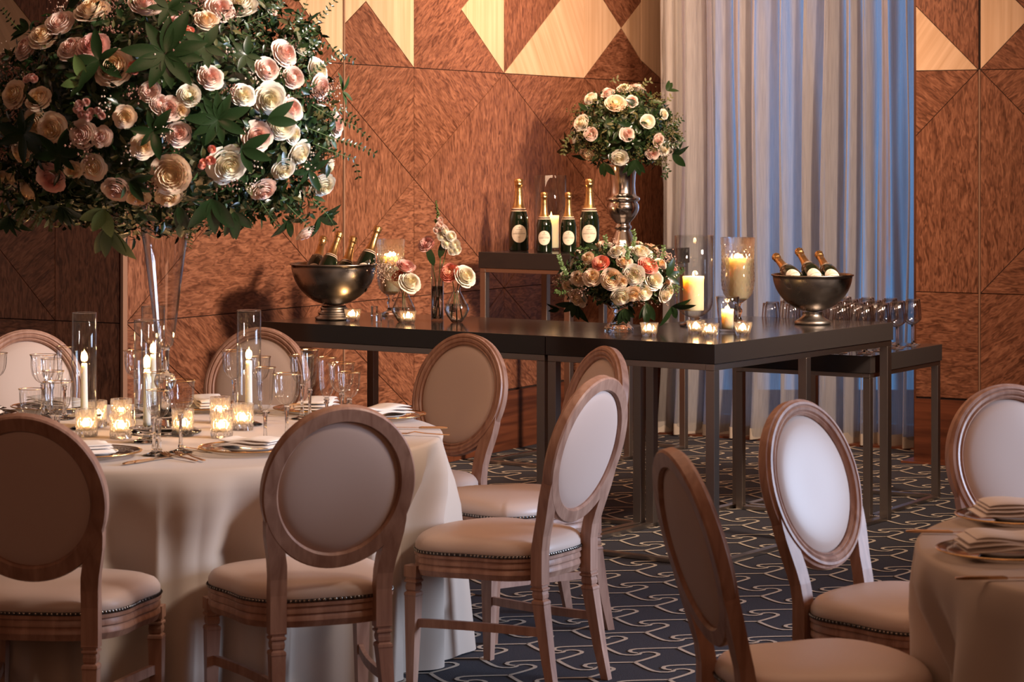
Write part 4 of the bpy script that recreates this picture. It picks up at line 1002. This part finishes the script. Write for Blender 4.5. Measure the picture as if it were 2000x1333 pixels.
for x,y,c,n in ((362,58,'k',7),(158,212,'p',6),(186,222,'p',6),(406,308,'k',7),(270,130,'k',4),(60,150,'p',4),(350,36,'p',4)): cluster(eb, bb, CB, RB, x, y, c, n, 18, 9)
for pts in ([(600,250),(650,270),(700,285),(730,300)],[(600,200),(640,225),(690,245),(718,268)],[(560,90),(600,60),(640,20),(660,-5)],[(580,120),(620,80),(650,95),(668,112)],[(600,150),(640,120),(665,105),(690,118)],[(610,280),(660,300),(690,310),(700,345)],
            [(560,60),(590,30),(600,0)],[(610,390),(640,420),(655,445)],[(560,400),(590,430),(612,452)],[(380,400),(385,430),(372,460),(368,480)],[(395,380),(405,420),(410,445)],[(40,60),(20,40),(5,20)],[(640,220),(675,215),(695,235)],[(470,50),(520,30),(550,5)],[(500,380),(520,410),(540,440)]):
    sprig(eb, bb, [px3(x,y,7.55+.03*i) for i,(x,y) in enumerate(pts)], .016, mat=random.choice((0,0,1)), dens=.011)
for pts in ([(95,400),(75,425),(62,445)],[(110,405),(100,430),(98,450)],[(60,400),(45,420),(35,440)]):
    sprig(eb, bb, [px3(x,y,7.5) for x,y in pts], .010, mat=3, dens=.005, lw=.7)
# trumpet vase
e = empty('trumpet_vase', 'tall clear glass trumpet vase with a ball stem, centre of the left table', 'vase', (VX,VY,TZ))
m = MB(); k = .74
out_ = [(.026,.105),(.022,.112),(.012,.118),(.014,.124),(.034,.138),(.036,.155),(.034,.172),(.012,.186),(.012,.192),(.0125,.205),(.013,.262),(.016,.270)]
m.lathe([(0,0),(.110,0),(.117,.004),(.115,.008),(.070,.022),(.035,.050),(.018,.080),(.013,.105),(.013,.135),(.030,.146),(.036,.165),(.030,.186),(.014,.196),(.0125,.205),(.013,.262),(.017,.272),(.0,.275)], 48)
m.obj('foot_and_stem', M_cryst, e)
m = MB(); op = [(.016,.272),(.024,.280),(.030,.30),(.038,.36),(.050,.46),(.066,.58),(.080,.67),(.092,.74),(.094,.76)]
m.lathe([(0,.272)]+op+[(r-.003,z+.002) for r,z in op][::-1]+[(0,.278)], 56); m.obj('flute', M_glass_b, e)

# --- small arrangement on the silver urn
UX, UY, UZ = .606, 13.30, 1.1225
e = empty('silver_urn', 'tall polished silver urn on the tall console right of the bottles', 'vase', (UX,UY,UZ))
s_ = .0028
pf = [(31,0),(33,2),(32,6),(27,10),(22,20),(16,34),(14,38),(17,41),(17,45),(14,48),(15,52),(24,62),(30,72),(32,80),(31,88),(28,92),(33,95),(34,98),(33,101),(27,104),(25,110),(24,125),(25,145),(29,160),(34,168)]
m = MB(); m.lathe([(0,0)]+[(r*s_,z*s_) for r,z in pf]+[((r-1.2)*s_,z*s_) for r,z in pf[::-1][:8]]+[(0,112*s_)], 56); m.obj('body', M_silver, e)
CS = Vector((UX+.005, UY, H+.0028*55)); RS = Vector((.292,.26,.225))
sm = [(1220,173,30,'w'),(1188,182,26,'b'),(1153,192,26,'w'),(1202,203,42,'c'),(1234,198,24,'b'),(1297,223,20,'w'),(1265,238,30,'w'),(1135,240,32,'w'),(1154,262,28,'b'),(1225,262,28,'b'),(1286,274,26,'b'),(1298,291,26,'w'),(1274,300,26,'b'),(1147,302,30,'c'),(1209,308,34,'w')]
es, rnd = arrangement('round dome of cream roses and dark ivy on top of the silver urn', (UX,UY,UZ+.46), CS, RS, sm, 9, 2600, (.022,.045), .74, [(1120,290,40,4,0,(120,220)),(1310,300,40,4,1,(-60,30)),(1300,180,30,3,1,(20,80)),(1240,310,36,4,0,(-140,-40)),(1180,315,36,3,1,(-120,-60))], 40, 12, zmin=-.85)
bs = Vector((UX,UY,UZ+.46))
blossoms('filler_blossom', CS-bs, RS, 40, rnd, LF[3], .003,.006, 26, .020, es, zmin=-.9, shell=1.03)
for pts in ([(1290,260),(1315,245),(1330,235)],[(1290,280),(1325,285),(1330,270)],[(1120,260),(1105,275),(1100,300)],[(1190,160),(1205,155)],[(1250,175),(1262,160),(1270,158)],[(1295,320),(1305,335),(1298,345)],[(1300,200),(1310,190),(1312,185)]):
    sprig(es, bs, [px3(x,y,13.15) for x,y in pts], .024, mat=random.choice((0,3)), dens=.016)

# --- compote arrangement at the console corner
p0 = P(1208, 646, ZT+.001); CX_, CY_ = p0.x, p0.y
e = empty('glass_compote', 'low footed cut-glass compote holding the flowers on the console corner', 'vase', p0)
m = MB(); q = .0021
m.lathe([(0,0),(27*q,0),(29*q,3*q),(27*q,8*q),(22*q,12*q),(12*q,22*q),(8*q,30*q),(11*q,36*q),(13*q,40*q),(10*q,43*q),(16*q,47*q),(34*q,56*q),(45*q,64*q),(43*q,64*q),(30*q,57*q),(0,50*q)], 48, ru=lambda a,z,j: 1+.05*math.cos(10*a) if j<7 else 1)
m.obj('bowl', M_cryst, e)
CC = Vector((CX_, CY_, 1.105)); RC = Vector((.250,.22,.150))
cm = [(1174,515,36,'k'),(1265,520,42,'k'),(1205,492,32,'w'),(1237,537,40,'w'),(1194,545,44,'c'),(1158,541,36,'c'),(1129,582,38,'c'),(1213,578,40,'w'),(1237,574,32,'c'),(1258,570,34,'w'),(1277,548,38,'w'),(1301,572,38,'w'),(1250,494,44,'w'),(1219,512,30,'c'),(1215,550,22,'c'),(1313,530,28,'p'),(1130,545,30,'c'),(1148,505,26,'c'),(1108,560,22,'c'),(1172,478,22,'c'),(1290,515,24,'c'),(1306,548,22,'b')]
ec, rnd = arrangement('low spread of cream roses and two coral ranunculus in the glass compote', (CX_,CY_,ZT+.12), CC, RC, cm, 21, 1500, (.020,.040), .70, [(1125,590,44,5,0,(-170,-60)),(1220,600,36,5,1,(-130,-50)),(1262,590,50,3,0,(-110,-50)),(1310,595,48,4,0,(-100,10)),(1095,600,30,2,0,(160,230)),(1300,540,36,3,1,(-30,60))], 26, 14, zmin=-.7)
bc_ = Vector((CX_,CY_,ZT+.12))
blossoms('filler_blossom', CC-bc_, RC, 34, rnd, pr('pale_blossom', (0.50,0.33,0.26), .7), .0022,.0042, 26, .015, ec, zmin=-.6, shell=1.04)
blossoms('pale_filler', CC-bc_, RC, 26, rnd, LF[2], .002,.004, 20, .014, ec, zmin=-.5, shell=1.05)
for pts in ([(1110,540),(1098,520),(1092,500)],[(1180,490),(1185,475),(1182,462)],[(1235,485),(1240,465),(1237,452)],[(1290,510),(1297,495),(1296,482)],[(1110,570),(1095,572),(1086,570)],[(1225,510),(1228,490),(1222,482)],[(1315,545),(1328,535),(1334,528)]):
    sprig(ec, bc_, [px3(x,y,10.15) for x,y in pts], .013, mat=random.choice((2,1,2)), dens=.006, lw=.6)

# ------------------------------------------------------------------ champagne bottles
M_band_c = pr('band_cream', (0.75,0.58,0.42), .5)
def text_mesh(body, size):
    cu = bpy.data.curves.new('lettering', 'FONT'); cu.body = body; cu.size = size; cu.align_x = 'CENTER'; cu.align_y = 'CENTER'; cu.fill_mode = 'FRONT'; cu.resolution_u = 2
    o = bpy.data.objects.new('tmp', cu); COL.objects.link(o); bpy.context.view_layer.update()
    dg = bpy.context.evaluated_depsgraph_get(); me = bpy.data.meshes.new_from_object(o.evaluated_get(dg)); COL.objects.unlink(o); bpy.data.objects.remove(o)
    return me
def bottle_parts(r, h):
    prof = [(0,.012*h),(.35*r,.02*h),(.88*r,.0),(.97*r,.004*h),(r,.015*h),(r,.36*h),(.985*r,.42*h),(.93*r,.475*h),(.82*r,.53*h),(.66*r,.585*h),(.52*r,.63*h),(.44*r,.68*h),(.38*r,.76*h),(.345*r,.86*h),(.345*r,.90*h)]
    out = []
    m = MB(); m.lathe(prof, 40); out.append(('body', m.mesh('body', M_bott), []))
    def rad(z):
        for (r0,z0_),(r1,z1_) in zip(prof[3:], prof[4:]):
            if z0_ <= z <= z1_: return r0+(r1-r0)*(z-z0_)/(z1_-z0_)
        return .345*r
    fz = [.585,.60,.63,.68,.76,.86,.90]
    f = [(rad(z*h)+.0007, z*h) for z in fz]
    f += [(.42*r,.905*h),(.43*r,.925*h),(.40*r,.935*h),(.44*r,.95*h),(.45*r,.975*h),(.38*r,.993*h),(.2*r,h),(0,h)]
    m = MB(); m.lathe(f, 32, ru=lambda a,z,j: 1+(.06*math.cos(9*a+j) if j > 7 else 0)); out.append(('foil', m.mesh('foil', M_foil), []))
    def band(za, zb, mat, nm_, e_=.0012):
        m = MB(); zs = [za+(zb-za)*k/3 for k in range(4)]; m.lathe([(rad(z*h)+e_, z*h) for z in zs], 32); out.append((nm_, m.mesh(nm_, mat), []))
    band(.548,.560,M_band_c,'neck_band'); band(.560,.580,M_band,'neck_band',.0013); band(.580,.592,M_band_c,'neck_band',.0014)
    # oval label curved round the body
    lc, lr = .24*h, .40*2*r*.98; lr = .80*r; m = MB(); N_, K_ = 28, 6; vs = [(0,-r-.0006,lc)]; fs = []
    def cyl(x, z, e_=.0006): a = x/r; return ((r+e_)*math.sin(a), -(r+e_)*math.cos(a), z)
    for k in range(1,K_+1):
        for i in range(N_): t = 2*PI*i/N_; vs.append(cyl(lr*1.0*k/K_*math.cos(t), lc+lr*1.12*k/K_*math.sin(t)))
    for i in range(N_): fs.append((0,1+i,1+(i+1)%N_))
    for k in range(K_-1):
        for i in range(N_): fs.append((1+k*N_+i,1+(k+1)*N_+i,1+(k+1)*N_+(i+1)%N_,1+k*N_+(i+1)%N_))
    m.add(vs, fs)
    letters = []
    for body,size,dz in (('LAURENT-PERRIER', .155*r, 0.0), ('CHAMPAGNE', .10*r, .50*lr), ('LP', .22*r, .78*lr), ('BRUT', .11*r, -.42*lr), ('TOURS-SUR-MARNE FRANCE', .065*r, .22*lr)):
        t = text_mesh(body, size)
        for v in t.vertices: v.co = Vector(cyl(v.co.x, lc+dz+v.co.y, .0011))
        t.materials.clear(); t.materials.append(M_ink); t.name = 'lettering'; letters.append(t)
    out.append(('label', m.mesh('label', M_label), [('lettering', t) for t in letters]))
    t = text_mesh('LP', .42*r)
    for v in t.vertices:
        z = .80*h+v.co.y; rr = rad(z)+.0016; a = v.co.x/rr; v.co = Vector((rr*math.sin(a), -rr*math.cos(a), z))
    t.materials.clear(); t.materials.append(M_ink); out.append(('neck_lettering', t, []))
    return out
BT = {'big': bottle_parts(.0535,.388), 'std': bottle_parts(.0425,.318)}
def bottle(kind, p, label, group, rot=None, rz=0):
    e = empty('champagne_bottle', label, 'bottle', p, rz, group)
    if rot is not None: e.rotation_euler = rot
    for n_, me, subs in BT[kind]:
        o = link(n_, me, e)
        for n2, m2 in subs: link(n2, m2, o)
    return e
GB = 'champagne bottles standing on the tall console'
bottle('big', (.0357,13.05,1.1225), 'large champagne bottle with gold foil, far left on the tall console', GB, rz=.05)
bottle('std', (.170,12.86,1.1225), 'smaller champagne bottle just left of the pillar candle on the tall console', GB)
bottle('std', (.298,12.86,1.1225), 'smaller champagne bottle right of the pillar candle on the tall console', GB)
bottle('big', (.415,13.05,1.1225), 'large champagne bottle beside the silver urn', GB, rz=-.05)
# cylinder hurricane with pillar candle behind the bottles
hx, hy = .207, 13.14
e = empty('glass_cylinder', 'wide clear glass cylinder behind the small bottles on the tall console', 'candle holder', (hx,hy,1.1225))
m = thin_tube(.088, .405, 0, .003); m.lathe([(0,.001),(.085,.001),(.085,.012),(0,.012)], 48); m.obj('cylinder', M_glass, e)
pillar('ivory pillar candle burning inside the wide cylinder behind the bottles', (hx+.004,hy,1.1355), .042, .175)

# ------------------------------------------------------------------ silver wine bowls
def bowl(label, p, R_, Hh, style, tilt=()):
    e = empty('wine_cooler_bowl', label, 'bowl', p, 0, 'pewter champagne bowls on the consoles')
    if style == 1: foot = [(.42,0),(.43,.02),(.42,.05),(.36,.07),(.35,.10),(.37,.115),(.35,.13),(.31,.15),(.30,.19),(.32,.205),(.30,.22),(.28,.25)]
    else: foot = [(.44,0),(.455,.025),(.44,.06),(.40,.08),(.35,.10),(.27,.15),(.235,.20),(.24,.235),(.26,.25)]
    m = MB(); f = [(r*R_, z*Hh) for r,z in foot]; m.lathe([(0,.001)]+f+[(0,.245*Hh)], 56); m.obj('foot', M_pewter, e)
    b0 = .25*Hh; prof = []
    for i in range(17):
        t = i/16*PI/2*.97; prof.append((max(.001,R_*.985*math.sin(t)), b0+(Hh-b0)*(1-math.cos(t))/(1-math.cos(PI/2*.97))))
    inner = [(max(.0005,r-.003), z+.003) for r,z in prof][::-1]
    m = MB(); m.lathe([(0,b0)]+prof+[(R_*1.01,Hh-.004),(R_*1.02,Hh),(R_*1.01,Hh+.004),(R_*.985,Hh+.003)]+inner[1:], 72); m.obj('bowl', M_pewter, e)
    m = MB(); m.lathe([(0,Hh*.80),(R_*.80,Hh*.80)], 32)
    rnd = random.Random(3); m = MB()
    for i in range(60):
        a = rnd.uniform(0,6.28); r = rnd.uniform(0,.72)*R_; z = Hh*.66+rnd.uniform(-.02,.012)
        M = Matrix.Translation((r*math.cos(a), r*math.sin(a), z)) @ Euler((rnd.uniform(0,3),rnd.uniform(0,3),0)).to_matrix().to_4x4(); m.box((0,0,0),(.026,.024,.024), M)
    o = m.obj('ice', M_cryst, e, smooth=False); o['kind'] = 'stuff'
    return e
b1 = P(652, 624, ZT+.001); bowl('pewter footed bowl with four champagne bottles, left on the long console', b1, .198, .252, 1)
b2 = P(1587, 633, ZT+.001); bowl('pewter footed bowl with three champagne bottles, near the curtain', b2, .179, .217, 2)
def tilted(tip_px, img, yc, bowl_p, yb, label, group):
    hh = .318; tipY = bowl_p.y+yb+hh*yc; tip = px3(*tip_px, tipY)
    n = math.hypot(*img); k = math.sqrt(1-yc*yc); d = Vector((-img[0]/n*k, yc, img[1]/n*k)); base = tip-d*hh
    q = d.to_track_quat('Z','Y'); e = bottle('std', base, label, group); e.rotation_mode = 'QUATERNION'
    f0 = q @ Vector((0,-1,0)); tgt = Vector((0,-1,.15)); tgt = (tgt-d*tgt.dot(d)).normalized(); ang = math.atan2(d.dot(f0.cross(tgt)), f0.dot(tgt))
    e.rotation_quaternion = Quaternion(d, ang) @ q
G4, G3 = 'champagne bottles in the four-bottle bowl', 'champagne bottles in the bowl near the curtain'
tilted((632,464), (-13,60), .70, b1, -.02, 'champagne bottle leaning right, leftmost in the four-bottle bowl', G4)
tilted((664,454), (-20,62), .50, b1, -.08, 'champagne bottle with the most visible label in the four-bottle bowl', G4)
tilted((691,463), (-14,58), .45, b1, .03, 'champagne bottle at the back, third from left in the four-bottle bowl', G4)
tilted((739,443), (-24,76), .40, b1, -.03, 'champagne bottle standing tallest at the right of the four-bottle bowl', G4)
tilted((1514,500), (24,38), .86, b2, -.085, 'champagne bottle leaning left at the left of the curtain-side bowl', G3)
tilted((1559,489), (20,48), .82, b2, -.09, 'champagne bottle in the middle of the curtain-side bowl', G3)
tilted((1598,495), (16,48), .86, b2, -.075, 'champagne bottle at the right of the curtain-side bowl', G3)

# ------------------------------------------------------------------ hurricanes on the consoles
p = P(1356, 637, ZT+.001)
e = empty('footed_hurricane', 'large smooth clear footed hurricane glass left of the cut-glass one', 'candle holder', p)
m = MB(); m.lathe([(0,0),(.062,0),(.066,.004),(.060,.010),(.030,.018),(.020,.026),(.030,.036),(0,.040)], 48); m.obj('foot', M_cryst, e)
op = [(.020,.036),(.050,.050),(.072,.072),(.083,.10),(.086,.14),(.085,.25),(.086,.395)]
m = MB(); m.lathe([(0,.036)]+op+[(r-.0028,z+.001) for r,z in op[::-1]]+[(0,.042)], 56); m.obj('glass_bowl', M_glass, e)
pillar('broad ivory pillar candle inside the smooth clear footed hurricane', (p.x-.004,p.y,p.z+.068), .046, .150)
def cut_hurricane(label, x, y, r, h, clabel, sc_=1.0):
    p = P(x, y, ZT+.001)
    e = empty('cut_glass_hurricane', label, 'candle holder', p, 0, 'diamond-cut goblet hurricanes')
    m = MB(); zs = h*.27
    m.lathe([(0,0),(r*.72,0),(r*.75,.005),(r*.66,.012),(r*.26,.024),(r*.17,.040),(r*.26,zs*.55),(r*.28,zs*.66),(r*.16,zs*.78),(r*.20,zs*.92),(r*.36,zs),(0,zs)], 40); m.obj('foot', M_cryst, e)
    prof = [(r*.30,zs-.002),(r*.58,zs+h*.03),(r*.82,zs+h*.08),(r*.94,zs+h*.15),(r,zs+h*.26),(r*.97,zs+h*.45),(r*.98,zs+h*.60),(r*1.02,h)]
    pts = []
    for i in range(len(prof)-1):
        for k in range(6): t = k/6; pts.append((prof[i][0]*(1-t)+prof[i+1][0]*t, prof[i][1]*(1-t)+prof[i+1][1]*t))
    pts.append(prof[-1])
    def ru(a,z,j):
        zz = (z-zs)/r; 
        if j > len(pts)-4: return 1
        s1 = abs(math.sin(11*a+zz*6.5)); s2 = abs(math.sin(11*a-zz*6.5)); return 1-.10*(1-(s1*s2)**.5)
    m = MB(); m.lathe([(0,zs-.002)]+pts, 132, ru=ru); m.lathe([(0,zs+.004)]+[(q0-.004,q1+.001) for q0,q1 in pts[2:]], 48); m.obj('cut_bowl', M_cutg, e, angle=20)
    pillar(clabel, (p.x,p.y,p.z+zs+.018), r*.50, h*.46, 1.4)
cut_hurricane('diamond-cut goblet hurricane with a tall candle, between the clear hurricane and the right bowl', 1441, 636, .0755, .385, 'tall ivory pillar candle glowing in the diamond-cut hurricane near the curtain')
cut_hurricane('diamond-cut goblet hurricane behind the left bud vases by the wall', 763, 616, .066, .355, 'ivory pillar candle glowing behind the bud vases by the wall')
p = P(1421, 648, ZT+.001)
e = empty('candle_tumbler', 'flared clear glass tumbler with a small candle near the console corner', 'candle holder', p)
m = MB(); op = [(.036,0),(.038,.010),(.041,.06),(.046,.11),(.050,.148)]; m.lathe([(0,0)]+op+[(r-.0024,z+.001) for r,z in op[::-1][:-1]]+[(.033,.012),(0,.012)], 48); m.obj('glass', M_glass_b, e)
pillar('small ivory candle burning in the flared tumbler', (p.x,p.y,p.z+.0135), .0255, .082, 1.0)

# ------------------------------------------------------------------ bud vases
def stem_flower(e, base, pts, kind, dm, mat_key='w', mesh=0, up=None):
    m = MB(); pl = [Vector(q_)-base for q_ in pts]; m.tube(pl, .0021, 7); m.obj('flower_stem', M_stem, e)
    tip = pl[-1]; d = Vector(up) if up else (pl[-1]-pl[-2]).normalized()
    link(kind, ROSE[mat_key][mesh], e, tip-d.normalized()*dm*.05, orient(d), dm*.5)
def vase(label, p, prof, flowers_label, wl):
    e = empty('bud_vase', label, 'vase', p, 0, 'glass bud vases on the long console')
    m = MB(); m.lathe([(0,0)]+prof+[(max(.001,r-.0022),z+(.0 if k else 0)) for k,(r,z) in enumerate(prof[::-1][:-1])]+[(0,.008)], 48); m.obj('glass', M_glass_b, e)
    wp = [(max(.001,r-.0028),z) for r,z in prof[1:] if z < wl]; 
    m = MB(); m.lathe([(0,.009)]+[(r,max(z,.009)) for r,z in wp]+[(wp[-1][0],wl),(0,wl)], 40); m.obj('water', M_water, e)
    f = empty('posy', flowers_label, 'flowers', p, 0, 'posies in the bud vases'); return f, Vector(p)
pA = P(788,629,ZT+.001); f,b = vase('faceted bottle bud vase with wide belly nearest the wall hurricane', pA, [(.022,0),(.026,.002),(.052,.045),(.054,.055),(.050,.066),(.016,.140),(.015,.150),(.018,.156)], 'posy of a pink ranunculus, a white rose and tiny blossoms in the left bud vase', .066)
Y_ = pA.y
stem_flower(f,b,[b+Vector((-.005,0,.012)),px3(788,575,Y_),px3(789,540,Y_),px3(792,522,Y_)],'ranunculus',.098,'p',3,(.25,-.5,.8))
stem_flower(f,b,[b+Vector((.012,0,.012)),px3(790,580,Y_),px3(800,552,Y_-.03)],'rose',.108,'w',0,(.45,-.7,.5))
stem_flower(f,b,[b+Vector((0,.01,.012)),px3(786,575,Y_+.02),px3(778,540,Y_+.02)],'ranunculus',.07,'k',3,(-.4,-.5,.6))
fm = MB(); r_ = random.Random(8)
for i in range(240): q_ = px3(r_.gauss(757,13), r_.gauss(527,14), Y_+r_.gauss(0,.02))-b; berry(fm, q_, r_.uniform(.0026,.0046))
for i in range(14): fm.tube([px3(784,568,Y_)-b, px3(r_.gauss(757,12), r_.gauss(530,13), Y_)-b], .0007, 4)
o = fm.obj('baby_blossom', M_bud, f, smooth=False); o['kind'] = 'stuff'
pB = P(854,626,ZT+.001); f,b = vase('slim tall cylinder bud vase in the middle of the three', pB, [(.0275,0),(.0285,.003),(.0285,.256)], 'tall posy of pink ranunculus, white stock and a snapdragon spire in the slim cylinder', .155)
Y_ = pB.y
stem_flower(f,b,[b+Vector((.01,0,.02)),px3(850,545,Y_),px3(842,505,Y_),px3(834,478,Y_)],'ranunculus',.088,'p',3,(-.35,-.7,.5))
m = MB(); m.tube([b+Vector((-.01,0,.02))-b, px3(858,540,Y_)-b, px3(862,480,Y_)-b, px3(856,430,Y_)-b, px3(851,392,Y_)-b], .0022, 7); m.obj('flower_stem', M_stem, f)
m = MB(); m.tube([b+Vector((-.005,.008,.02))-b, px3(862,530,Y_)-b, px3(872,490,Y_)-b, px3(878,472,Y_)-b], .0022, 7); m.obj('flower_stem', M_stem, f)
for i,(x,y,d,c) in enumerate(((868,452,22,'w'),(880,462,24,'w'),(872,476,24,'w'),(888,478,24,'w'),(884,490,22,'w'),(892,488,20,'w'),(862,462,20,'w'),(858,440,18,'b'),(866,446,16,'b'),(852,450,16,'b'),(860,430,13,'b'))):
    link('stock_bloom', ROSE[c][3], f, px3(x,y,Y_-.015)-b, orient((random.gauss(0,.4)+.2,-1,random.gauss(0,.3)+.2), i), d*.5*Y_/F)
bm_ = MB()
for i in range(26): t = i/26; berry(bm_, px3(856-5*t+random.gauss(0,4*(1-t)+.8), 440-50*t, Y_+random.gauss(0,.006))-b, .006*(1-t)+.0022)
bm_.obj('flower_bud', LF[2], f, smooth=False)
for (x,y,xx,yy) in ((848,520,838,492),(858,505,866,478)):
    m = MB(); A_ = px3(x,y,Y_-.01)-b; B_ = px3(xx,yy,Y_-.02)-b; d = (B_-A_); nz = Vector((0,-1,.1)); nz = (nz-d.normalized()*nz.dot(d.normalized())).normalized(); X = d.normalized().cross(nz); dv = d.normalized()
    leaf_geom(m, d.length*1.5, d.length*.5, Matrix(((X.x,dv.x,nz.x,A_.x),(X.y,dv.y,nz.y,A_.y),(X.z,dv.z,nz.z,A_.z),(0,0,0,1)))); m.obj('leaf', LF[0], f, angle='raw')
pC = P(892,630,ZT+.001); f,b = vase('round pear-shaped bud vase right of the slim cylinder', pC, [(.020,0),(.024,.002),(.044,.030),(.056,.056),(.054,.068),(.040,.095),(.016,.140),(.015,.150),(.018,.156)], 'posy of a coral ranunculus and a white rose in the pear-shaped bud vase', .083)
Y_ = pC.y
stem_flower(f,b,[b+Vector((-.02,0,.02)),px3(888,580,Y_),px3(884,548,Y_),px3(879,534,Y_)],'ranunculus',.098,'k',3,(-.25,-.8,.4))
stem_flower(f,b,[b+Vector((.02,0,.02)),px3(893,578,Y_),px3(902,552,Y_),px3(908,540,Y_)],'rose',.108,'w',1,(.5,-.7,.4))
stem_flower(f,b,[b+Vector((.0,.01,.02)),px3(891,575,Y_+.02),px3(900,528,Y_+.03)],'ranunculus',.07,'k',3,(.2,-.2,.9))
# two clear acrylic blocks
for x,y,s_,l in ((731,617,.030,'small clear acrylic cube left of its pair on the long console'),(740,629,.026,'tall clear acrylic block beside the left bud vase')):
    p = P(x,y,ZT+.001); m = MB(); m.box((0,0,s_*.75),(s_*.8,s_*.8,s_*1.5)); o = m.obj('acrylic_block', M_cryst, None, p, (0,0,.6), smooth=False); bevel(o,.002,2); tag(o, l, 'ornament', 'clear acrylic blocks')

# ------------------------------------------------------------------ empty wine glasses on the low console
def wine_glass_mesh():
    h = .215; m = MB(); bp = [(.003,.098),(.012,.101),(.026,.108),(.036,.118),(.0375,.130),(.0355,.160),(.0310,.215)]
    m.lathe([(0,.098)]+bp+[(r-.0011,z+.0008) for r,z in bp[::-1]]+[(0,.1)], 36); bowl_ = m.mesh('bowl', M_glass_b)
    m = MB(); m.lathe([(0,.098),(.004,.098),(.0032,.085),(.003,.02),(.006,.006),(.033,.002),(.034,.0008),(0,.0005)], 28); st = m.mesh('stem', M_cryst)
    return bowl_, st
WG = wine_glass_mesh(); k = 0
ang = math.atan2(ac.y, ac.x)
for j in range(5):
    for i in range(8):
        a_, b_ = .10+.092*i, .075+.118*j+(.03 if i%2 else 0)
        if a_ > .80 or b_ > .62: continue
        p = PC+ac*a_+bc*b_; x = 1000+F*p.x/p.y
        row = ['nearest the long side','second','middle','fourth','rearmost'][j]
        lab = {(0,7): 'rightmost empty wine glass on the low console, standing clear against the brown wall', (0,0): 'empty wine glass at the front corner of the low console, under the long console edge', (4,7): 'rearmost right empty wine glass on the low console, closest to the curtain hem line'}.get((j,i), 'plain stemmed wine glass in the crowd of empty glasses on the low console')
        e = empty('wine_glass', lab, 'glass', (p.x,p.y,.7355), 0, 'empty wine glasses on the low console')
        for n_, me in zip(('bowl','stem'), WG): link(n_, me, e)
